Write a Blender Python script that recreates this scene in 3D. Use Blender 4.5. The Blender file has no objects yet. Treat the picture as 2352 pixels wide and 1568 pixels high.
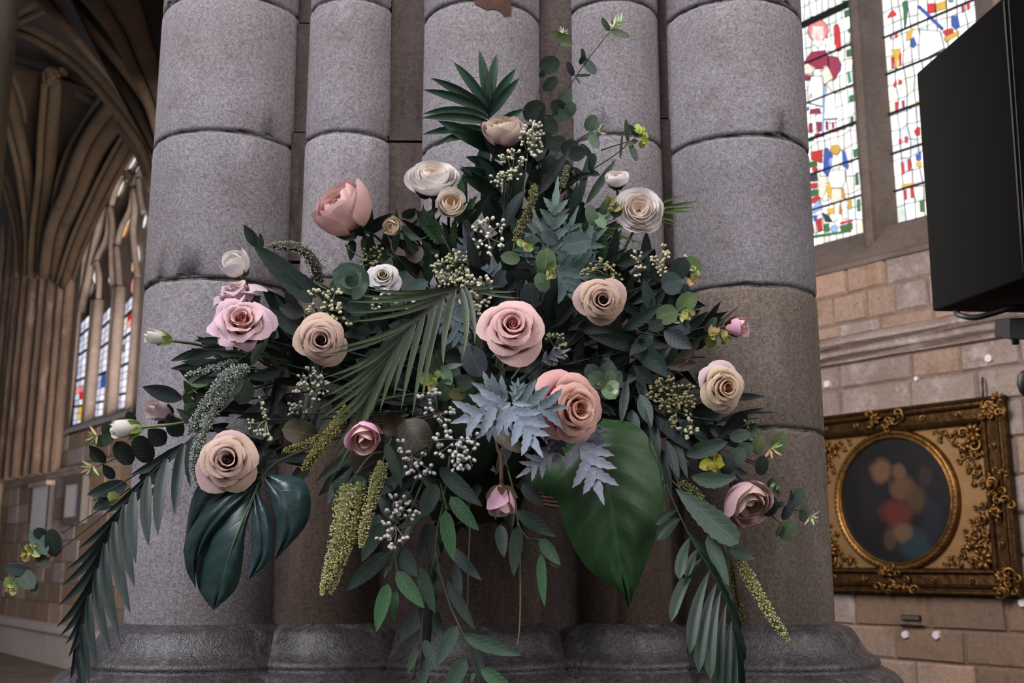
import bpy, math, random
from mathutils import Vector, Matrix
from math import sin, cos, pi, sqrt, radians

# ------------------------------------------------------------------ camera, world, lights, exposure
SC = bpy.context.scene
COL = SC.collection
FPX, CX, CY, EYE = 2500.0, 1176.0, 784.0, 1.45
TH = radians(11.36)
CAM = Vector((0, 0, EYE))
UPV = Vector((0, -sin(TH), cos(TH)))
RIV = Vector((1, 0, 0))

cd = bpy.data.cameras.new('camera')
cam = bpy.data.objects.new('camera', cd)
COL.objects.link(cam)
cam.location = CAM
cam.rotation_euler = (pi/2 + TH, 0, 0)
cd.sensor_width = 36
cd.lens = 36*FPX/2352
cd.clip_start = 0.02
cd.dof.use_dof = True
cd.dof.focus_distance = 1.75
cd.dof.aperture_fstop = 8.0
SC.camera = cam

wd = bpy.data.worlds.new('world')
SC.world = wd
wd.use_nodes = True
bg = wd.node_tree.nodes['Background']
bg.inputs[0].default_value = (0.80, 0.86, 1.0, 1)
bg.inputs[1].default_value = 0.235

def area(name, loc, target, sx, sy, energy, col, spread=180):
    l = bpy.data.lights.new(name, 'AREA')
    l.shape = 'RECTANGLE'; l.size = sx; l.size_y = sy
    l.energy = energy; l.color = col
    l.spread = radians(spread)
    o = bpy.data.objects.new(name, l)
    COL.objects.link(o)
    o.location = loc
    d = Vector(target) - Vector(loc)
    o.rotation_euler = d.to_track_quat('-Z', 'Y').to_euler()
    return o
# tall clerestory windows behind and to the left of the camera
area('window_light_north', (-3.2, -1.9, 6.2), (0, 1.9, 1.6), 3.0, 3.4, 470, (0.95, 0.95, 1.0))
area('window_light_south', (3.6, -1.0, 4.4), (0.4, 1.9, 1.5), 2.0, 3.0, 115, (1.0, 0.95, 0.90))
# added fill lights behind the pier that brighten the aisle and the next bay
area('fill_light_aisle', (-1.6, 7.6, 2.0), (-6.6, 16.4, 2.8), 2.5, 2.0, 680, (1.0, 0.93, 0.88), 105)
area('fill_light_bay', (0.0, 3.6, 2.9), (2.4, 5.4, 2.0), 1.0, 1.8, 100, (1.0, 0.93, 0.88))

SC.view_settings.view_transform = 'Standard'
SC.view_settings.look = 'None'
SC.view_settings.exposure = 0.2
SC.view_settings.gamma = 1.0
SC.view_settings.use_curve_mapping = False

# ------------------------------------------------------------------ helpers
def W(px, py, Y):
    """point that stands at depth Y where the photograph shows (px, py)"""
    dx, dy = (px-CX)/FPX, (CY-py)/FPX
    d = Vector((dx, cos(TH)-sin(TH)*dy, sin(TH)+cos(TH)*dy))
    return CAM + d*(Y/d.y)

def lin(c):
    return tuple((v/255/12.92 if v/255 <= .04045 else ((v/255+.055)/1.055)**2.4) for v in c)
def mix(a, b, t):
    t = max(0., min(1., t))
    return tuple(x+(y-x)*t for x, y in zip(a, b))
ORG = {None: Vector((0, 0, 0))}

def tag(o, label=None, cat=None, group=None, kind=None):
    if label: o['label'] = label
    if cat: o['category'] = cat
    if group: o['group'] = group
    if kind: o['kind'] = kind
    return o

def thing(name, label=None, cat=None, loc=(0, 0, 0), group=None, kind=None, parent=None):
    o = bpy.data.objects.new(name, None)
    COL.objects.link(o)
    o.empty_display_size = .02
    loc = Vector(loc)
    if parent is not None:
        o.parent = parent
        o.location = loc - ORG[parent.name]
    else:
        o.location = loc
    ORG[o.name] = loc
    return tag(o, label, cat, group, kind)

def mesh(name, V, Fc, mat, parent=None, cols=None, uvs=None, smooth=True, kind=None, label=None):
    org = ORG[parent.name] if parent is not None else Vector((0, 0, 0))
    me = bpy.data.meshes.new(name)
    me.from_pydata([tuple(Vector(v)-org) for v in V], [], Fc)
    if cols is not None:
        if len(cols) == 3 and not hasattr(cols[0], '__len__'):
            cols = [cols]*len(V)
        a = me.attributes.new('col', 'FLOAT_COLOR', 'POINT')
        flat = []
        for c in cols: flat += [c[0], c[1], c[2], 1.0]
        a.data.foreach_set('color', flat)
    if uvs is not None:
        a = me.attributes.new('uvw', 'FLOAT_VECTOR', 'POINT')
        flat = []
        for c in uvs: flat += [c[0], c[1], c[2] if len(c) > 2 else 0.]
        a.data.foreach_set('vector', flat)
    me.polygons.foreach_set('use_smooth', [smooth]*len(me.polygons))
    me.materials.append(mat)
    me.update()
    o = bpy.data.objects.new(name, me)
    COL.objects.link(o)
    if parent is not None: o.parent = parent
    ORG[o.name] = org
    if kind: o['kind'] = kind
    if label: o['label'] = label
    return o

def gridf(nu, nv, off=0):
    f = []
    for j in range(nv):
        for i in range(nu):
            a = off + j*(nu+1)+i
            f.append((a, a+1, a+nu+2, a+nu+1))
    return f

def spline(P, n):
    P = [Vector(p) for p in P]
    if len(P) == 2: return [P[0].lerp(P[1], i/(n-1)) for i in range(n)]
    out = []
    m = len(P)-1
    for k in range(n):
        t = k/(n-1)*m; i = min(int(t), m-1); f = t-i
        p0 = P[i-1] if i > 0 else P[0]*2-P[1]
        p1, p2 = P[i], P[i+1]
        p3 = P[i+2] if i+2 <= m else P[m]*2-P[m-1]
        out.append(((p1*2)+(p2-p0)*f+(p0*2-p1*5+p2*4-p3)*f*f+(p1*3-p0-p2*3+p3)*f**3)*.5)
    return out

def tube(P, R, sides=6, cap=True):
    """swept round tube along points P with radius R (number or list)"""
    n = len(P)
    if not hasattr(R, '__len__'): R = [R]*n
    V, Fc = [], []
    ref = None
    for k in range(n):
        T = (P[min(k+1, n-1)]-P[max(k-1, 0)]).normalized()
        if ref is None:
            ref = T.orthogonal().normalized()
        ref = (ref - T*ref.dot(T)).normalized()
        b = T.cross(ref)
        for s in range(sides):
            a = 2*pi*s/sides
            V.append(P[k]+(ref*cos(a)+b*sin(a))*R[k])
    for k in range(n-1):
        for s in range(sides):
            s2 = (s+1) % sides
            Fc.append((k*sides+s, k*sides+s2, (k+1)*sides+s2, (k+1)*sides+s))
    if cap:
        Fc.append(tuple(range(sides-1, -1, -1)))
        Fc.append(tuple((n-1)*sides+s for s in range(sides)))
    return V, Fc

def lathe(cx, cy, prof, seg=48, a0=0, a1=2*pi):
    V, Fc = [], []
    full = abs(a1-a0-2*pi) < 1e-6
    m = seg if full else seg+1
    for r, z in prof:
        for s in range(m):
            a = a0+(a1-a0)*s/seg
            V.append(Vector((cx+r*cos(a), cy+r*sin(a), z)))
    for k in range(len(prof)-1):
        for s in range(seg):
            s2 = (s+1) % m
            Fc.append((k*m+s, k*m+s2, (k+1)*m+s2, (k+1)*m+s))
    return V, Fc

class MB:
    """collects shapes into one mesh"""
    def __init__(s): s.V, s.F, s.C = [], [], []
    def add(s, V, Fc, c=None):
        o = len(s.V)
        s.V += [Vector(v) for v in V]
        s.F += [tuple(i+o for i in f) for f in Fc]
        s.C += [c or (1, 1, 1)]*len(V)
        return s
    def hexa(s, P):
        """P: 8 corners, 0-3 one face, 4-7 the opposite"""
        return s.add(P, [(0, 3, 2, 1), (4, 5, 6, 7), (0, 1, 5, 4), (1, 2, 6, 5), (2, 3, 7, 6), (3, 0, 4, 7)])
    def box(s, c, h):
        c = Vector(c); x, y, z = h
        P = [c+Vector((a*x, b*y, d*z)) for d in (-1, 1) for a, b in ((-1, -1), (1, -1), (1, 1), (-1, 1))]
        return s.hexa(P)
    def build(s, name, mat, parent=None, smooth=False, col=False, **k):
        return mesh(name, s.V, s.F, mat, parent, s.C if col else None, None, smooth, **k)

# ------------------------------------------------------------------ materials
def nmat(name):
    m = bpy.data.materials.new(name)
    m.use_nodes = True
    nt = m.node_tree
    b = nt.nodes['Principled BSDF']
    return m, nt, b
def N(nt, t, **k):
    n = nt.nodes.new(t)
    for a, v in k.items():
        if a.startswith('i_'):
            key = a[2:]
            n.inputs[int(key) if key.isdigit() else key].default_value = v
        else: setattr(n, a, v)
    return n
def L(nt, a, b): nt.links.new(a, b)
def mth(nt, op, a, b=None, c=None):
    n = nt.nodes.new('ShaderNodeMath'); n.operation = op
    for i, v in enumerate((a, b, c)):
        if v is None: continue
        if isinstance(v, (int, float)): n.inputs[i].default_value = v
        else: L(nt, v, n.inputs[i])
    return n.outputs[0]
def mixc(nt, f, a, b, mode='MIX'):
    n = nt.nodes.new('ShaderNodeMix'); n.data_type = 'RGBA'; n.blend_type = mode
    for s, v in ((n.inputs['Factor'], f), (n.inputs[6], a), (n.inputs[7], b)):
        if isinstance(v, (int, float)): s.default_value = v
        elif isinstance(v, tuple): s.default_value = (*v[:3], 1)
        else: L(nt, v, s)
    return n.outputs[2]
def ramp(nt, f, lo, hi):
    n = nt.nodes.new('ShaderNodeMapRange'); n.clamp = True
    L(nt, f, n.inputs[0]); n.inputs[1].default_value = lo; n.inputs[2].default_value = hi
    return n.outputs[0]

def stone(name, c1, c2, c3, blot=4., speck=260., pit=True, bump=.25, rough=.9, contrast=.45, tint=.12, streak=False, spec=.25):
    """weathered stone: two tones in large blotches, a third in patches, fine speckle, pits"""
    m, nt, b = nmat(name)
    tc = N(nt, 'ShaderNodeTexCoord')
    co = tc.outputs['Object']
    if streak:
        mp = N(nt, 'ShaderNodeMapping'); mp.inputs['Scale'].default_value = (1, 1, .25)
        L(nt, co, mp.inputs[0]); cs = mp.outputs[0]
    else: cs = co
    n1 = N(nt, 'ShaderNodeTexNoise', i_Scale=blot, i_Detail=5., i_Roughness=.6); L(nt, cs, n1.inputs['Vector'])
    n2 = N(nt, 'ShaderNodeTexNoise', i_Scale=blot*3.1, i_Detail=6., i_Roughness=.65); L(nt, cs, n2.inputs['Vector'])
    n3 = N(nt, 'ShaderNodeTexNoise', i_Scale=speck, i_Detail=2., i_Roughness=.7); L(nt, co, n3.inputs['Vector'])
    n4 = N(nt, 'ShaderNodeTexNoise', i_Scale=speck*.35, i_Detail=3.); L(nt, co, n4.inputs['Vector'])
    c = mixc(nt, ramp(nt, n1.outputs[0], .38, .62), lin(c1), lin(c2))
    c = mixc(nt, mth(nt, 'MULTIPLY', ramp(nt, n2.outputs[0], .52, .72), .8), c, lin(c3))
    sp = mth(nt, 'ADD', mth(nt, 'MULTIPLY', n3.outputs[0], .65), mth(nt, 'MULTIPLY', n4.outputs[0], .35))
    g = mth(nt, 'ADD', mth(nt, 'MULTIPLY', mth(nt, 'SUBTRACT', sp, .5), contrast*5), .88)
    oi = N(nt, 'ShaderNodeObjectInfo')
    g = mth(nt, 'MULTIPLY', g, mth(nt, 'ADD', mth(nt, 'MULTIPLY', oi.outputs['Random'], tint*2), 1-tint))
    if pit:
        v = N(nt, 'ShaderNodeTexVoronoi', i_Scale=speck*.18); L(nt, co, v.inputs['Vector'])
        pm = ramp(nt, v.outputs['Distance'], .06, .14)
        n5 = N(nt, 'ShaderNodeTexNoise', i_Scale=blot*2.3); L(nt, co, n5.inputs['Vector'])
        pm = mth(nt, 'MAXIMUM', pm, ramp(nt, n5.outputs[0], .62, .5))
        g = mth(nt, 'MULTIPLY', g, mth(nt, 'ADD', mth(nt, 'MULTIPLY', pm, .6), .4))
    cc = N(nt, 'ShaderNodeCombineColor')
    for i in range(3): L(nt, g, cc.inputs[i])
    c = mixc(nt, 1., c, cc.outputs[0], 'MULTIPLY')
    L(nt, c, b.inputs['Base Color'])
    b.inputs['Roughness'].default_value = rough
    b.inputs['Specular IOR Level'].default_value = spec
    bp = N(nt, 'ShaderNodeBump', i_Strength=bump, i_Distance=.003)
    L(nt, mth(nt, 'ADD', sp, mth(nt, 'MULTIPLY', n2.outputs[0], .8)), bp.inputs['Height'])
    L(nt, bp.outputs[0], b.inputs['Normal'])
    return m

def plain(name, c, rough=.6, metal=0., spec=.4, noise=0., nscale=40., bump=0.):
    m, nt, b = nmat(name)
    b.inputs['Base Color'].default_value = (*lin(c), 1)
    b.inputs['Roughness'].default_value = rough
    b.inputs['Metallic'].default_value = metal
    b.inputs['Specular IOR Level'].default_value = spec
    if noise or bump:
        tc = N(nt, 'ShaderNodeTexCoord')
        n = N(nt, 'ShaderNodeTexNoise', i_Scale=nscale, i_Detail=4.); L(nt, tc.outputs['Object'], n.inputs['Vector'])
        if noise:
            L(nt, mixc(nt, mth(nt, 'MULTIPLY', ramp(nt, n.outputs[0], .35, .7), noise), lin(c), tuple(x*.25 for x in lin(c))), b.inputs['Base Color'])
        if bump:
            bp = N(nt, 'ShaderNodeBump', i_Strength=bump, i_Distance=.01); L(nt, n.outputs[0], bp.inputs['Height']); L(nt, bp.outputs[0], b.inputs['Normal'])
    return m

def petal_mat():
    m, nt, b = nmat('petal')
    at = N(nt, 'ShaderNodeAttribute', attribute_name='col')
    uv = N(nt, 'ShaderNodeAttribute', attribute_name='uvw')
    mp = N(nt, 'ShaderNodeMapping'); mp.inputs['Scale'].default_value = (9, .8, 1)
    L(nt, uv.outputs['Vector'], mp.inputs[0])
    n = N(nt, 'ShaderNodeTexNoise', i_Scale=2.2, i_Detail=4.); L(nt, mp.outputs[0], n.inputs['Vector'])
    c = mixc(nt, mth(nt, 'MULTIPLY', ramp(nt, n.outputs[0], .4, .8), .16), at.outputs['Color'], (.70, .55, .50), 'MULTIPLY')
    L(nt, c, b.inputs['Base Color'])
    b.inputs['Roughness'].default_value = .75
    b.inputs['Specular IOR Level'].default_value = .15
    bp = N(nt, 'ShaderNodeBump', i_Strength=.25, i_Distance=.002); L(nt, n.outputs[0], bp.inputs['Height']); L(nt, bp.outputs[0], b.inputs['Normal'])
    tr = N(nt, 'ShaderNodeBsdfTranslucent'); L(nt, c, tr.inputs[0])
    ms = N(nt, 'ShaderNodeMixShader'); ms.inputs[0].default_value = .22
    L(nt, b.outputs[0], ms.inputs[1]); L(nt, tr.outputs[0], ms.inputs[2])
    L(nt, ms.outputs[0], nt.nodes['Material Output'].inputs['Surface'])
    return m

def leaf_mat(name, rough=.45, spec=.4, vein=.5, lat=7., net=0., trans=.12, mid=.05, vcol=(1.6, 1.9, 1.5), felt=0., bump=.3):
    """foliage: midrib and side veins follow the leaf's own coordinates (u across, v along)"""
    m, nt, b = nmat(name)
    at = N(nt, 'ShaderNodeAttribute', attribute_name='col')
    uv = N(nt, 'ShaderNodeAttribute', attribute_name='uvw')
    sx = N(nt, 'ShaderNodeSeparateXYZ'); L(nt, uv.outputs['Vector'], sx.inputs[0])
    au = mth(nt, 'ABSOLUTE', sx.outputs[0]); v = sx.outputs[1]
    f = mth(nt, 'LESS_THAN', au, mid)
    ph = mth(nt, 'FRACT', mth(nt, 'SUBTRACT', mth(nt, 'MULTIPLY', v, lat), mth(nt, 'MULTIPLY', au, lat*.22)))
    lv = ramp(nt, mth(nt, 'ABSOLUTE', mth(nt, 'SUBTRACT', ph, .5)), .10, .0)
    msk = mth(nt, 'MAXIMUM', f, mth(nt, 'MULTIPLY', lv, .45 if lat else 0.))
    if net:
        mp = N(nt, 'ShaderNodeMapping'); mp.inputs['Scale'].default_value = (3, 5, 1); L(nt, uv.outputs['Vector'], mp.inputs[0])
        vo = N(nt, 'ShaderNodeTexVoronoi', feature='DISTANCE_TO_EDGE', i_Scale=net); L(nt, mp.outputs[0], vo.inputs['Vector'])
        msk = mth(nt, 'MAXIMUM', msk, mth(nt, 'MULTIPLY', ramp(nt, vo.outputs['Distance'], .10, .02), .8))
    tc = N(nt, 'ShaderNodeTexCoord')
    n = N(nt, 'ShaderNodeTexNoise', i_Scale=70., i_Detail=4.); L(nt, tc.outputs['Object'], n.inputs['Vector'])
    c = mixc(nt, ramp(nt, n.outputs[0], .3, .7), at.outputs['Color'], (.72, .78, .75), 'MULTIPLY')
    lc = mixc(nt, 1., c, vcol, 'MULTIPLY')
    lc = mixc(nt, 1., lc, (.012, .016, .012), 'ADD')
    c = mixc(nt, mth(nt, 'MULTIPLY', msk, vein), c, lc)
    if felt:
        n2 = N(nt, 'ShaderNodeTexNoise', i_Scale=900., i_Detail=2.); L(nt, tc.outputs['Object'], n2.inputs['Vector'])
        c = mixc(nt, mth(nt, 'MULTIPLY', ramp(nt, n2.outputs[0], .45, .7), felt), c, (1.35, 1.35, 1.35), 'MULTIPLY')
    L(nt, c, b.inputs['Base Color'])
    b.inputs['Roughness'].default_value = rough
    b.inputs['Specular IOR Level'].default_value = spec
    bp = N(nt, 'ShaderNodeBump', i_Strength=bump, i_Distance=.0015, invert=True)
    L(nt, mth(nt, 'ADD', msk, mth(nt, 'MULTIPLY', n.outputs[0], .6)), bp.inputs['Height']); L(nt, bp.outputs[0], b.inputs['Normal'])
    tr = N(nt, 'ShaderNodeBsdfTranslucent'); L(nt, c, tr.inputs[0])
    ms = N(nt, 'ShaderNodeMixShader'); ms.inputs[0].default_value = trans
    L(nt, b.outputs[0], ms.inputs[1]); L(nt, tr.outputs[0], ms.inputs[2])
    L(nt, ms.outputs[0], nt.nodes['Material Output'].inputs['Surface'])
    return m

def attr_mat(name, rough=.7, spec=.3, noise=.3):
    m, nt, b = nmat(name)
    at = N(nt, 'ShaderNodeAttribute', attribute_name='col')
    tc = N(nt, 'ShaderNodeTexCoord')
    n = N(nt, 'ShaderNodeTexNoise', i_Scale=160., i_Detail=3.); L(nt, tc.outputs['Object'], n.inputs['Vector'])
    c = mixc(nt, mth(nt, 'MULTIPLY', ramp(nt, n.outputs[0], .4, .7), noise), at.outputs['Color'], (.5, .5, .45), 'MULTIPLY')
    L(nt, c, b.inputs['Base Color'])
    b.inputs['Roughness'].default_value = rough
    b.inputs['Specular IOR Level'].default_value = spec
    return m

def glass_mat():
    """backlit stained glass: daylight comes through in the colour of each pane"""
    m, nt, b = nmat('stained_glass')
    at = N(nt, 'ShaderNodeAttribute', attribute_name='col')
    tc = N(nt, 'ShaderNodeTexCoord')
    n = N(nt, 'ShaderNodeTexNoise', i_Scale=22., i_Detail=4.); L(nt, tc.outputs['Object'], n.inputs['Vector'])
    c = mixc(nt, mth(nt, 'MULTIPLY', ramp(nt, n.outputs[0], .42, .72), .5), at.outputs['Color'], (.55, .55, .6), 'MULTIPLY')
    b.inputs['Base Color'].default_value = (.05, .05, .05, 1)
    b.inputs['Roughness'].default_value = .15
    L(nt, c, b.inputs['Emission Color'])
    b.inputs['Emission Strength'].default_value = 1.0
    return m

MT = dict(
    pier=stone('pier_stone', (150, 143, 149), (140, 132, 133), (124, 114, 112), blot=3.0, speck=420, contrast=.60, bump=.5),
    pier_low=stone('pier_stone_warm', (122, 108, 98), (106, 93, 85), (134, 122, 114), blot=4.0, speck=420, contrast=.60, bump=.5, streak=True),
    pier_shade=stone('pier_stone_brown_shaded', (94, 78, 68), (80, 66, 57), (106, 94, 86), blot=4.0, speck=420, contrast=.60, bump=.5, streak=True),  # brown stone, darkened further for the shade under the flowers
    base=stone('base_stone', (78, 72, 73), (58, 53, 54), (112, 106, 107), blot=9., speck=260, contrast=.75, bump=.9, rough=.38, spec=.6, streak=True),
    mortar=stone('mortar', (150, 142, 138), (70, 62, 58), (40, 35, 32), blot=22., speck=300, contrast=.5, bump=.6),
    recess=stone('recess_stone', (96, 84, 80), (78, 66, 62), (50, 40, 36), blot=9., speck=260, contrast=.4, bump=.5, streak=True),
    patch=stone('brown_stone_patch', (92, 66, 56), (80, 58, 50), (70, 50, 42), blot=14., speck=300, contrast=.3),
    sand=stone('wall_sandstone', (148, 122, 106), (138, 118, 107), (124, 94, 76), blot=2.2, speck=120, contrast=.30, tint=.12),
    grey=stone('wall_greystone', (138, 124, 118), (124, 108, 102), (170, 158, 160), blot=2.6, speck=120, contrast=.28, tint=.08),
    warm=stone('wall_warmstone', (122, 98, 80), (112, 92, 80), (96, 74, 58), blot=2.6, speck=120, contrast=.25, tint=.10),
    joint=stone('wall_joint', (118, 102, 92), (104, 88, 78), (136, 122, 114), blot=9., speck=120, contrast=.3),
    vault=stone('vault_stone', (86, 70, 54), (72, 56, 42), (58, 44, 32), blot=.8, speck=40, pit=False, contrast=.25, tint=.06),
    web=stone('vault_web', (58, 44, 32), (50, 37, 26), (44, 32, 22), blot=.6, speck=40, pit=False, contrast=.2, tint=.04),
    shaft=stone('respond_stone', (110, 88, 74), (82, 64, 52), (140, 120, 110), blot=2.2, speck=60, pit=False, contrast=.25, tint=.1, streak=True),
    trac=stone('tracery_stone', (148, 130, 118), (128, 112, 102), (160, 144, 132), blot=1.5, speck=60, pit=False, contrast=.2),
    mull=stone('mullion_stone', (104, 92, 86), (92, 80, 74), (84, 70, 64), blot=3., speck=90, pit=False, contrast=.2),
    bench=stone('bench_stone', (168, 156, 152), (158, 146, 142), (146, 132, 128), blot=1., speck=60, pit=False, contrast=.15),
    floor=stone('floor_stone', (74, 60, 50), (60, 48, 40), (84, 68, 56), blot=1., speck=50, pit=False, contrast=.2),
    pierfar=stone('far_pier_stone', (128, 122, 104), (112, 106, 90), (100, 94, 80), blot=2., speck=60, pit=False, contrast=.2),
    gold=plain('gilt', (122, 88, 46), rough=.38, metal=.85, noise=.75, nscale=28., bump=.3),
    goldflat=plain('gilt_ground', (128, 96, 60), rough=.55, metal=.45, noise=.25, nscale=14.),
    golddark=plain('gilt_dark', (82, 58, 30), rough=.42, metal=.8, noise=.8, nscale=30., bump=.4),
    black=plain('black_cabinet', (9, 9, 9), rough=.9, spec=.08, noise=.3, nscale=300., bump=.15),
    iron=plain('black_iron', (20, 20, 20), rough=.5, spec=.4),
    lead=plain('lead_came', (24, 22, 24), rough=.7, spec=.3),
    white=plain('white_marble', (176, 168, 172), rough=.6, noise=.12, nscale=30.),
    slate=plain('dark_slate', (74, 66, 60), rough=.7, noise=.3),
    putty=plain('white_putty', (198, 190, 196), rough=.9, noise=.2, nscale=90.),
    foam=plain('green_foam', (26, 34, 24), rough=1., spec=.05, noise=.4, nscale=60.),
    wood=plain('pale_wood', (120, 92, 66), rough=.8, noise=.4, nscale=60.),
    stem=attr_mat('stem', rough=.6),
    petal=petal_mat(),
    leaf=leaf_mat('leaf', rough=.5, vein=.45, trans=.10),
    gloss=leaf_mat('leaf_glossy', rough=.36, spec=.5, vein=.6, lat=6., trans=.06, vcol=(1.8, 1.9, 1.6)),
    rib=leaf_mat('ribbed_leaf', rough=.46, spec=.35, vein=.35, lat=0., mid=.10, trans=.05, vcol=(1.4, 1.5, 1.45)),
    palm=leaf_mat('palm_leaf', rough=.48, vein=.6, lat=0., mid=.12, trans=.06, vcol=(1.5, 1.6, 1.5)),
    euca=leaf_mat('eucalyptus_leaf', rough=.7, spec=.25, vein=.7, lat=5., net=3.2, trans=.14, mid=.05, vcol=(1.8, 1.8, 1.65)),
    felt=leaf_mat('felted_leaf', rough=1., spec=.05, vein=.25, lat=5., trans=.05, mid=.06, vcol=(1.25, 1.25, 1.25), felt=.6, bump=.5),
    berry=attr_mat('berry', rough=.65, noise=.2),
    tassel=attr_mat('tassel', rough=.9, spec=.1, noise=.15),
    glass=glass_mat(),
)
# ------------------------------------------------------------------ the aisle wall: one long wall that runs behind the pier
PH = radians(37.8)
DW = Vector((-sin(PH), cos(PH), 0))      # along the wall, away from the camera
AW = Vector((cos(PH), sin(PH), 0))       # into the wall
WD = 5.0
def WP(s, z, off=0.):
    """point of the wall: s along it, z up, off out of its face"""
    p = AW*(WD-off)+DW*s
    return Vector((p.x, p.y, z))
def ow(px, py, off=0.):
    dx, dy = (px-CX)/FPX, (CY-py)/FPX
    D = Vector((dx, cos(TH)-sin(TH)*dy, sin(TH)+cos(TH)*dy))
    P = D*((WD-off)/D.dot(AW))
    return P.dot(DW), EYE+P.z
def wquad(mb, s0, s1, z0, z1, off, c=None):
    return mb.add([WP(s1, z0, off), WP(s0, z0, off), WP(s0, z1, off), WP(s1, z1, off)], [(0, 1, 2, 3)], c)
def wbox(mb, s0, s1, z0, z1, o0, o1):
    P = [WP(s, z, o) for o in (o0, o1) for s, z in ((s1, z0), (s0, z0), (s0, z1), (s1, z1))]
    return mb.hexa(P)

rnd = random.Random(14)
mb = MB()
for s0, s1, z0, z1 in ((.2, 2.5, 0, 11), (2.5, 3.85, 0, 3.03), (2.5, 3.85, 6.6, 11), (3.85, 14.2, 0, 11),
                       (14.2, 18.0, 0, 3.40), (14.2, 18., 8.4, 14), (18., 70, 0, 14)):
    wquad(mb, s0, s1, z0, z1, -.012)
wall = mb.build('wall_back', MT['joint'])
wall['kind'] = 'structure'

def block(s0, s1, z0, z1, mat, par, o=0., name='stone', bev=.010):
    g = .004
    jo = rnd.uniform(-.003, .006)+o
    s0 += g; s1 -= g; z0 += g; z1 -= g
    j = lambda: rnd.uniform(-.004, .004)
    V = [WP(s1, z0, -.012), WP(s0, z0, -.012), WP(s0, z1, -.012), WP(s1, z1, -.012),
         WP(s1-bev+j(), z0+bev+j(), jo), WP(s0+bev+j(), z0+bev+j(), jo), WP(s0+bev+j(), z1-bev+j(), jo), WP(s1-bev+j(), z1-bev+j(), jo)]
    return mesh(name, V, [(4, 5, 6, 7), (0, 1, 5, 4), (1, 2, 6, 5), (2, 3, 7, 6), (3, 0, 4, 7)], mat, par, smooth=False)

def courses(s0, s1, zs, wlo, whi, mats):
    for k in range(len(zs)-1):
        s = s0-rnd.uniform(0, wlo)
        while s < s1:
            w = rnd.uniform(wlo, whi)
            a, b_ = max(s, s0), min(s+w, s1)
            if b_-a > .05: block(a, b_, zs[k], zs[k+1], MT[rnd.choice(mats(zs[k]))], wall)
            s += w
near = lambda z: ['sand', 'sand', 'sand', 'grey'] if z > 2.6 else (['grey', 'grey', 'grey', 'sand'] if z > 1.3 else ['warm', 'warm', 'sand', 'grey'])
courses(2.0, 4.0, [.62, .80, .96, 1.12, 1.29, 1.47, 1.66, 1.84, 2.02, 2.20, 2.36, 2.50], .26, .44, near)
courses(2.0, 4.0, [2.64, 2.72, 2.88, 3.03], .17, .32, near)
far = lambda z: ['sand', 'grey', 'warm', 'warm']
courses(14.6, 22.5, [.46, .80, 1.10, 1.42, 1.75, 2.08, 2.40, 2.72], .45, .85, far)
courses(14.6, 19.5, [2.90, 3.16, 3.40], .45, .85, far)
# white plugs left in the wall, bleached patches
def plug(px, py, r, nm='plaster_plug'):
    s, z = ow(px, py)
    V = [WP(s, z, .016)]
    for o, rr in ((.016, r*.85), (-.005, r)):
        for k in range(12):
            a = 2*pi*k/12; q = rr*rnd.uniform(.88, 1.1)
            V.append(WP(s+q*cos(a), z+q*sin(a), o))
    F_ = [(0, 1+k, 1+(k+1) % 12) for k in range(12)]+[(1+k, 13+k, 13+(k+1) % 12, 1+(k+1) % 12) for k in range(12)]
    mesh(nm, V, F_, MT['putty'], wall, smooth=False)
for q in ((2082, 1457, .020), (2153, 1458, .022), (2273, 823, .022), (1902, 882, .022), (2107, 870, .013), (2350, 1384, .02)): plug(*q)

def run(prof, s0, s1, name, mat, n=14, wob=.004):
    """a moulding along the wall, prof = (off, z) points"""
    V, F_ = [], []
    for k in range(n+1):
        s = s0+(s1-s0)*k/n
        for o, z in prof: V.append(WP(s, z+rnd.uniform(-wob, wob), o+rnd.uniform(-wob, wob)))
    m = len(prof)
    for k in range(n):
        for i in range(m-1): F_.append((k*m+i, k*m+i+1, (k+1)*m+i+1, (k+1)*m+i))
    o = mesh(name, V, F_, mat, None, smooth=False)
    o['kind'] = 'structure'
    return o
sp = [(-.01, 2.645), (.045, 2.635), (.085, 2.615), (.105, 2.600), (.108, 2.585), (.088, 2.572), (.070, 2.565), (.062, 2.553), (.066, 2.545),
      (.060, 2.534), (.034, 2.522), (.020, 2.510), (.022, 2.500), (-.01, 2.495)]
run(sp, 1.2, 14.4, 'trim_1', MT['grey'], 60)
run([(-.01, 2.90), (.05, 2.88), (.12, 2.84), (.13, 2.80), (.08, 2.78), (.06, 2.75), (.02, 2.73), (-.01, 2.71)], 14.4, 22.5, 'trim_2', MT['trac'], 30)
# stone bench along the foot of the wall
mb = MB(); wbox(mb, 12, 26, 0, .44, .36, -.01); wbox(mb, 12, 26, .44, .50, .40, -.01)
o = mb.build('trim_3', MT['bench']); o['kind'] = 'structure'
mb = MB(); mb.add([(-16, -3, 0), (8, -3, 0), (8, 30, 0), (-16, 30, 0)], [(0, 1, 2, 3)])
o = mb.build('floor', MT['floor']); o['kind'] = 'structure'

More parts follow.
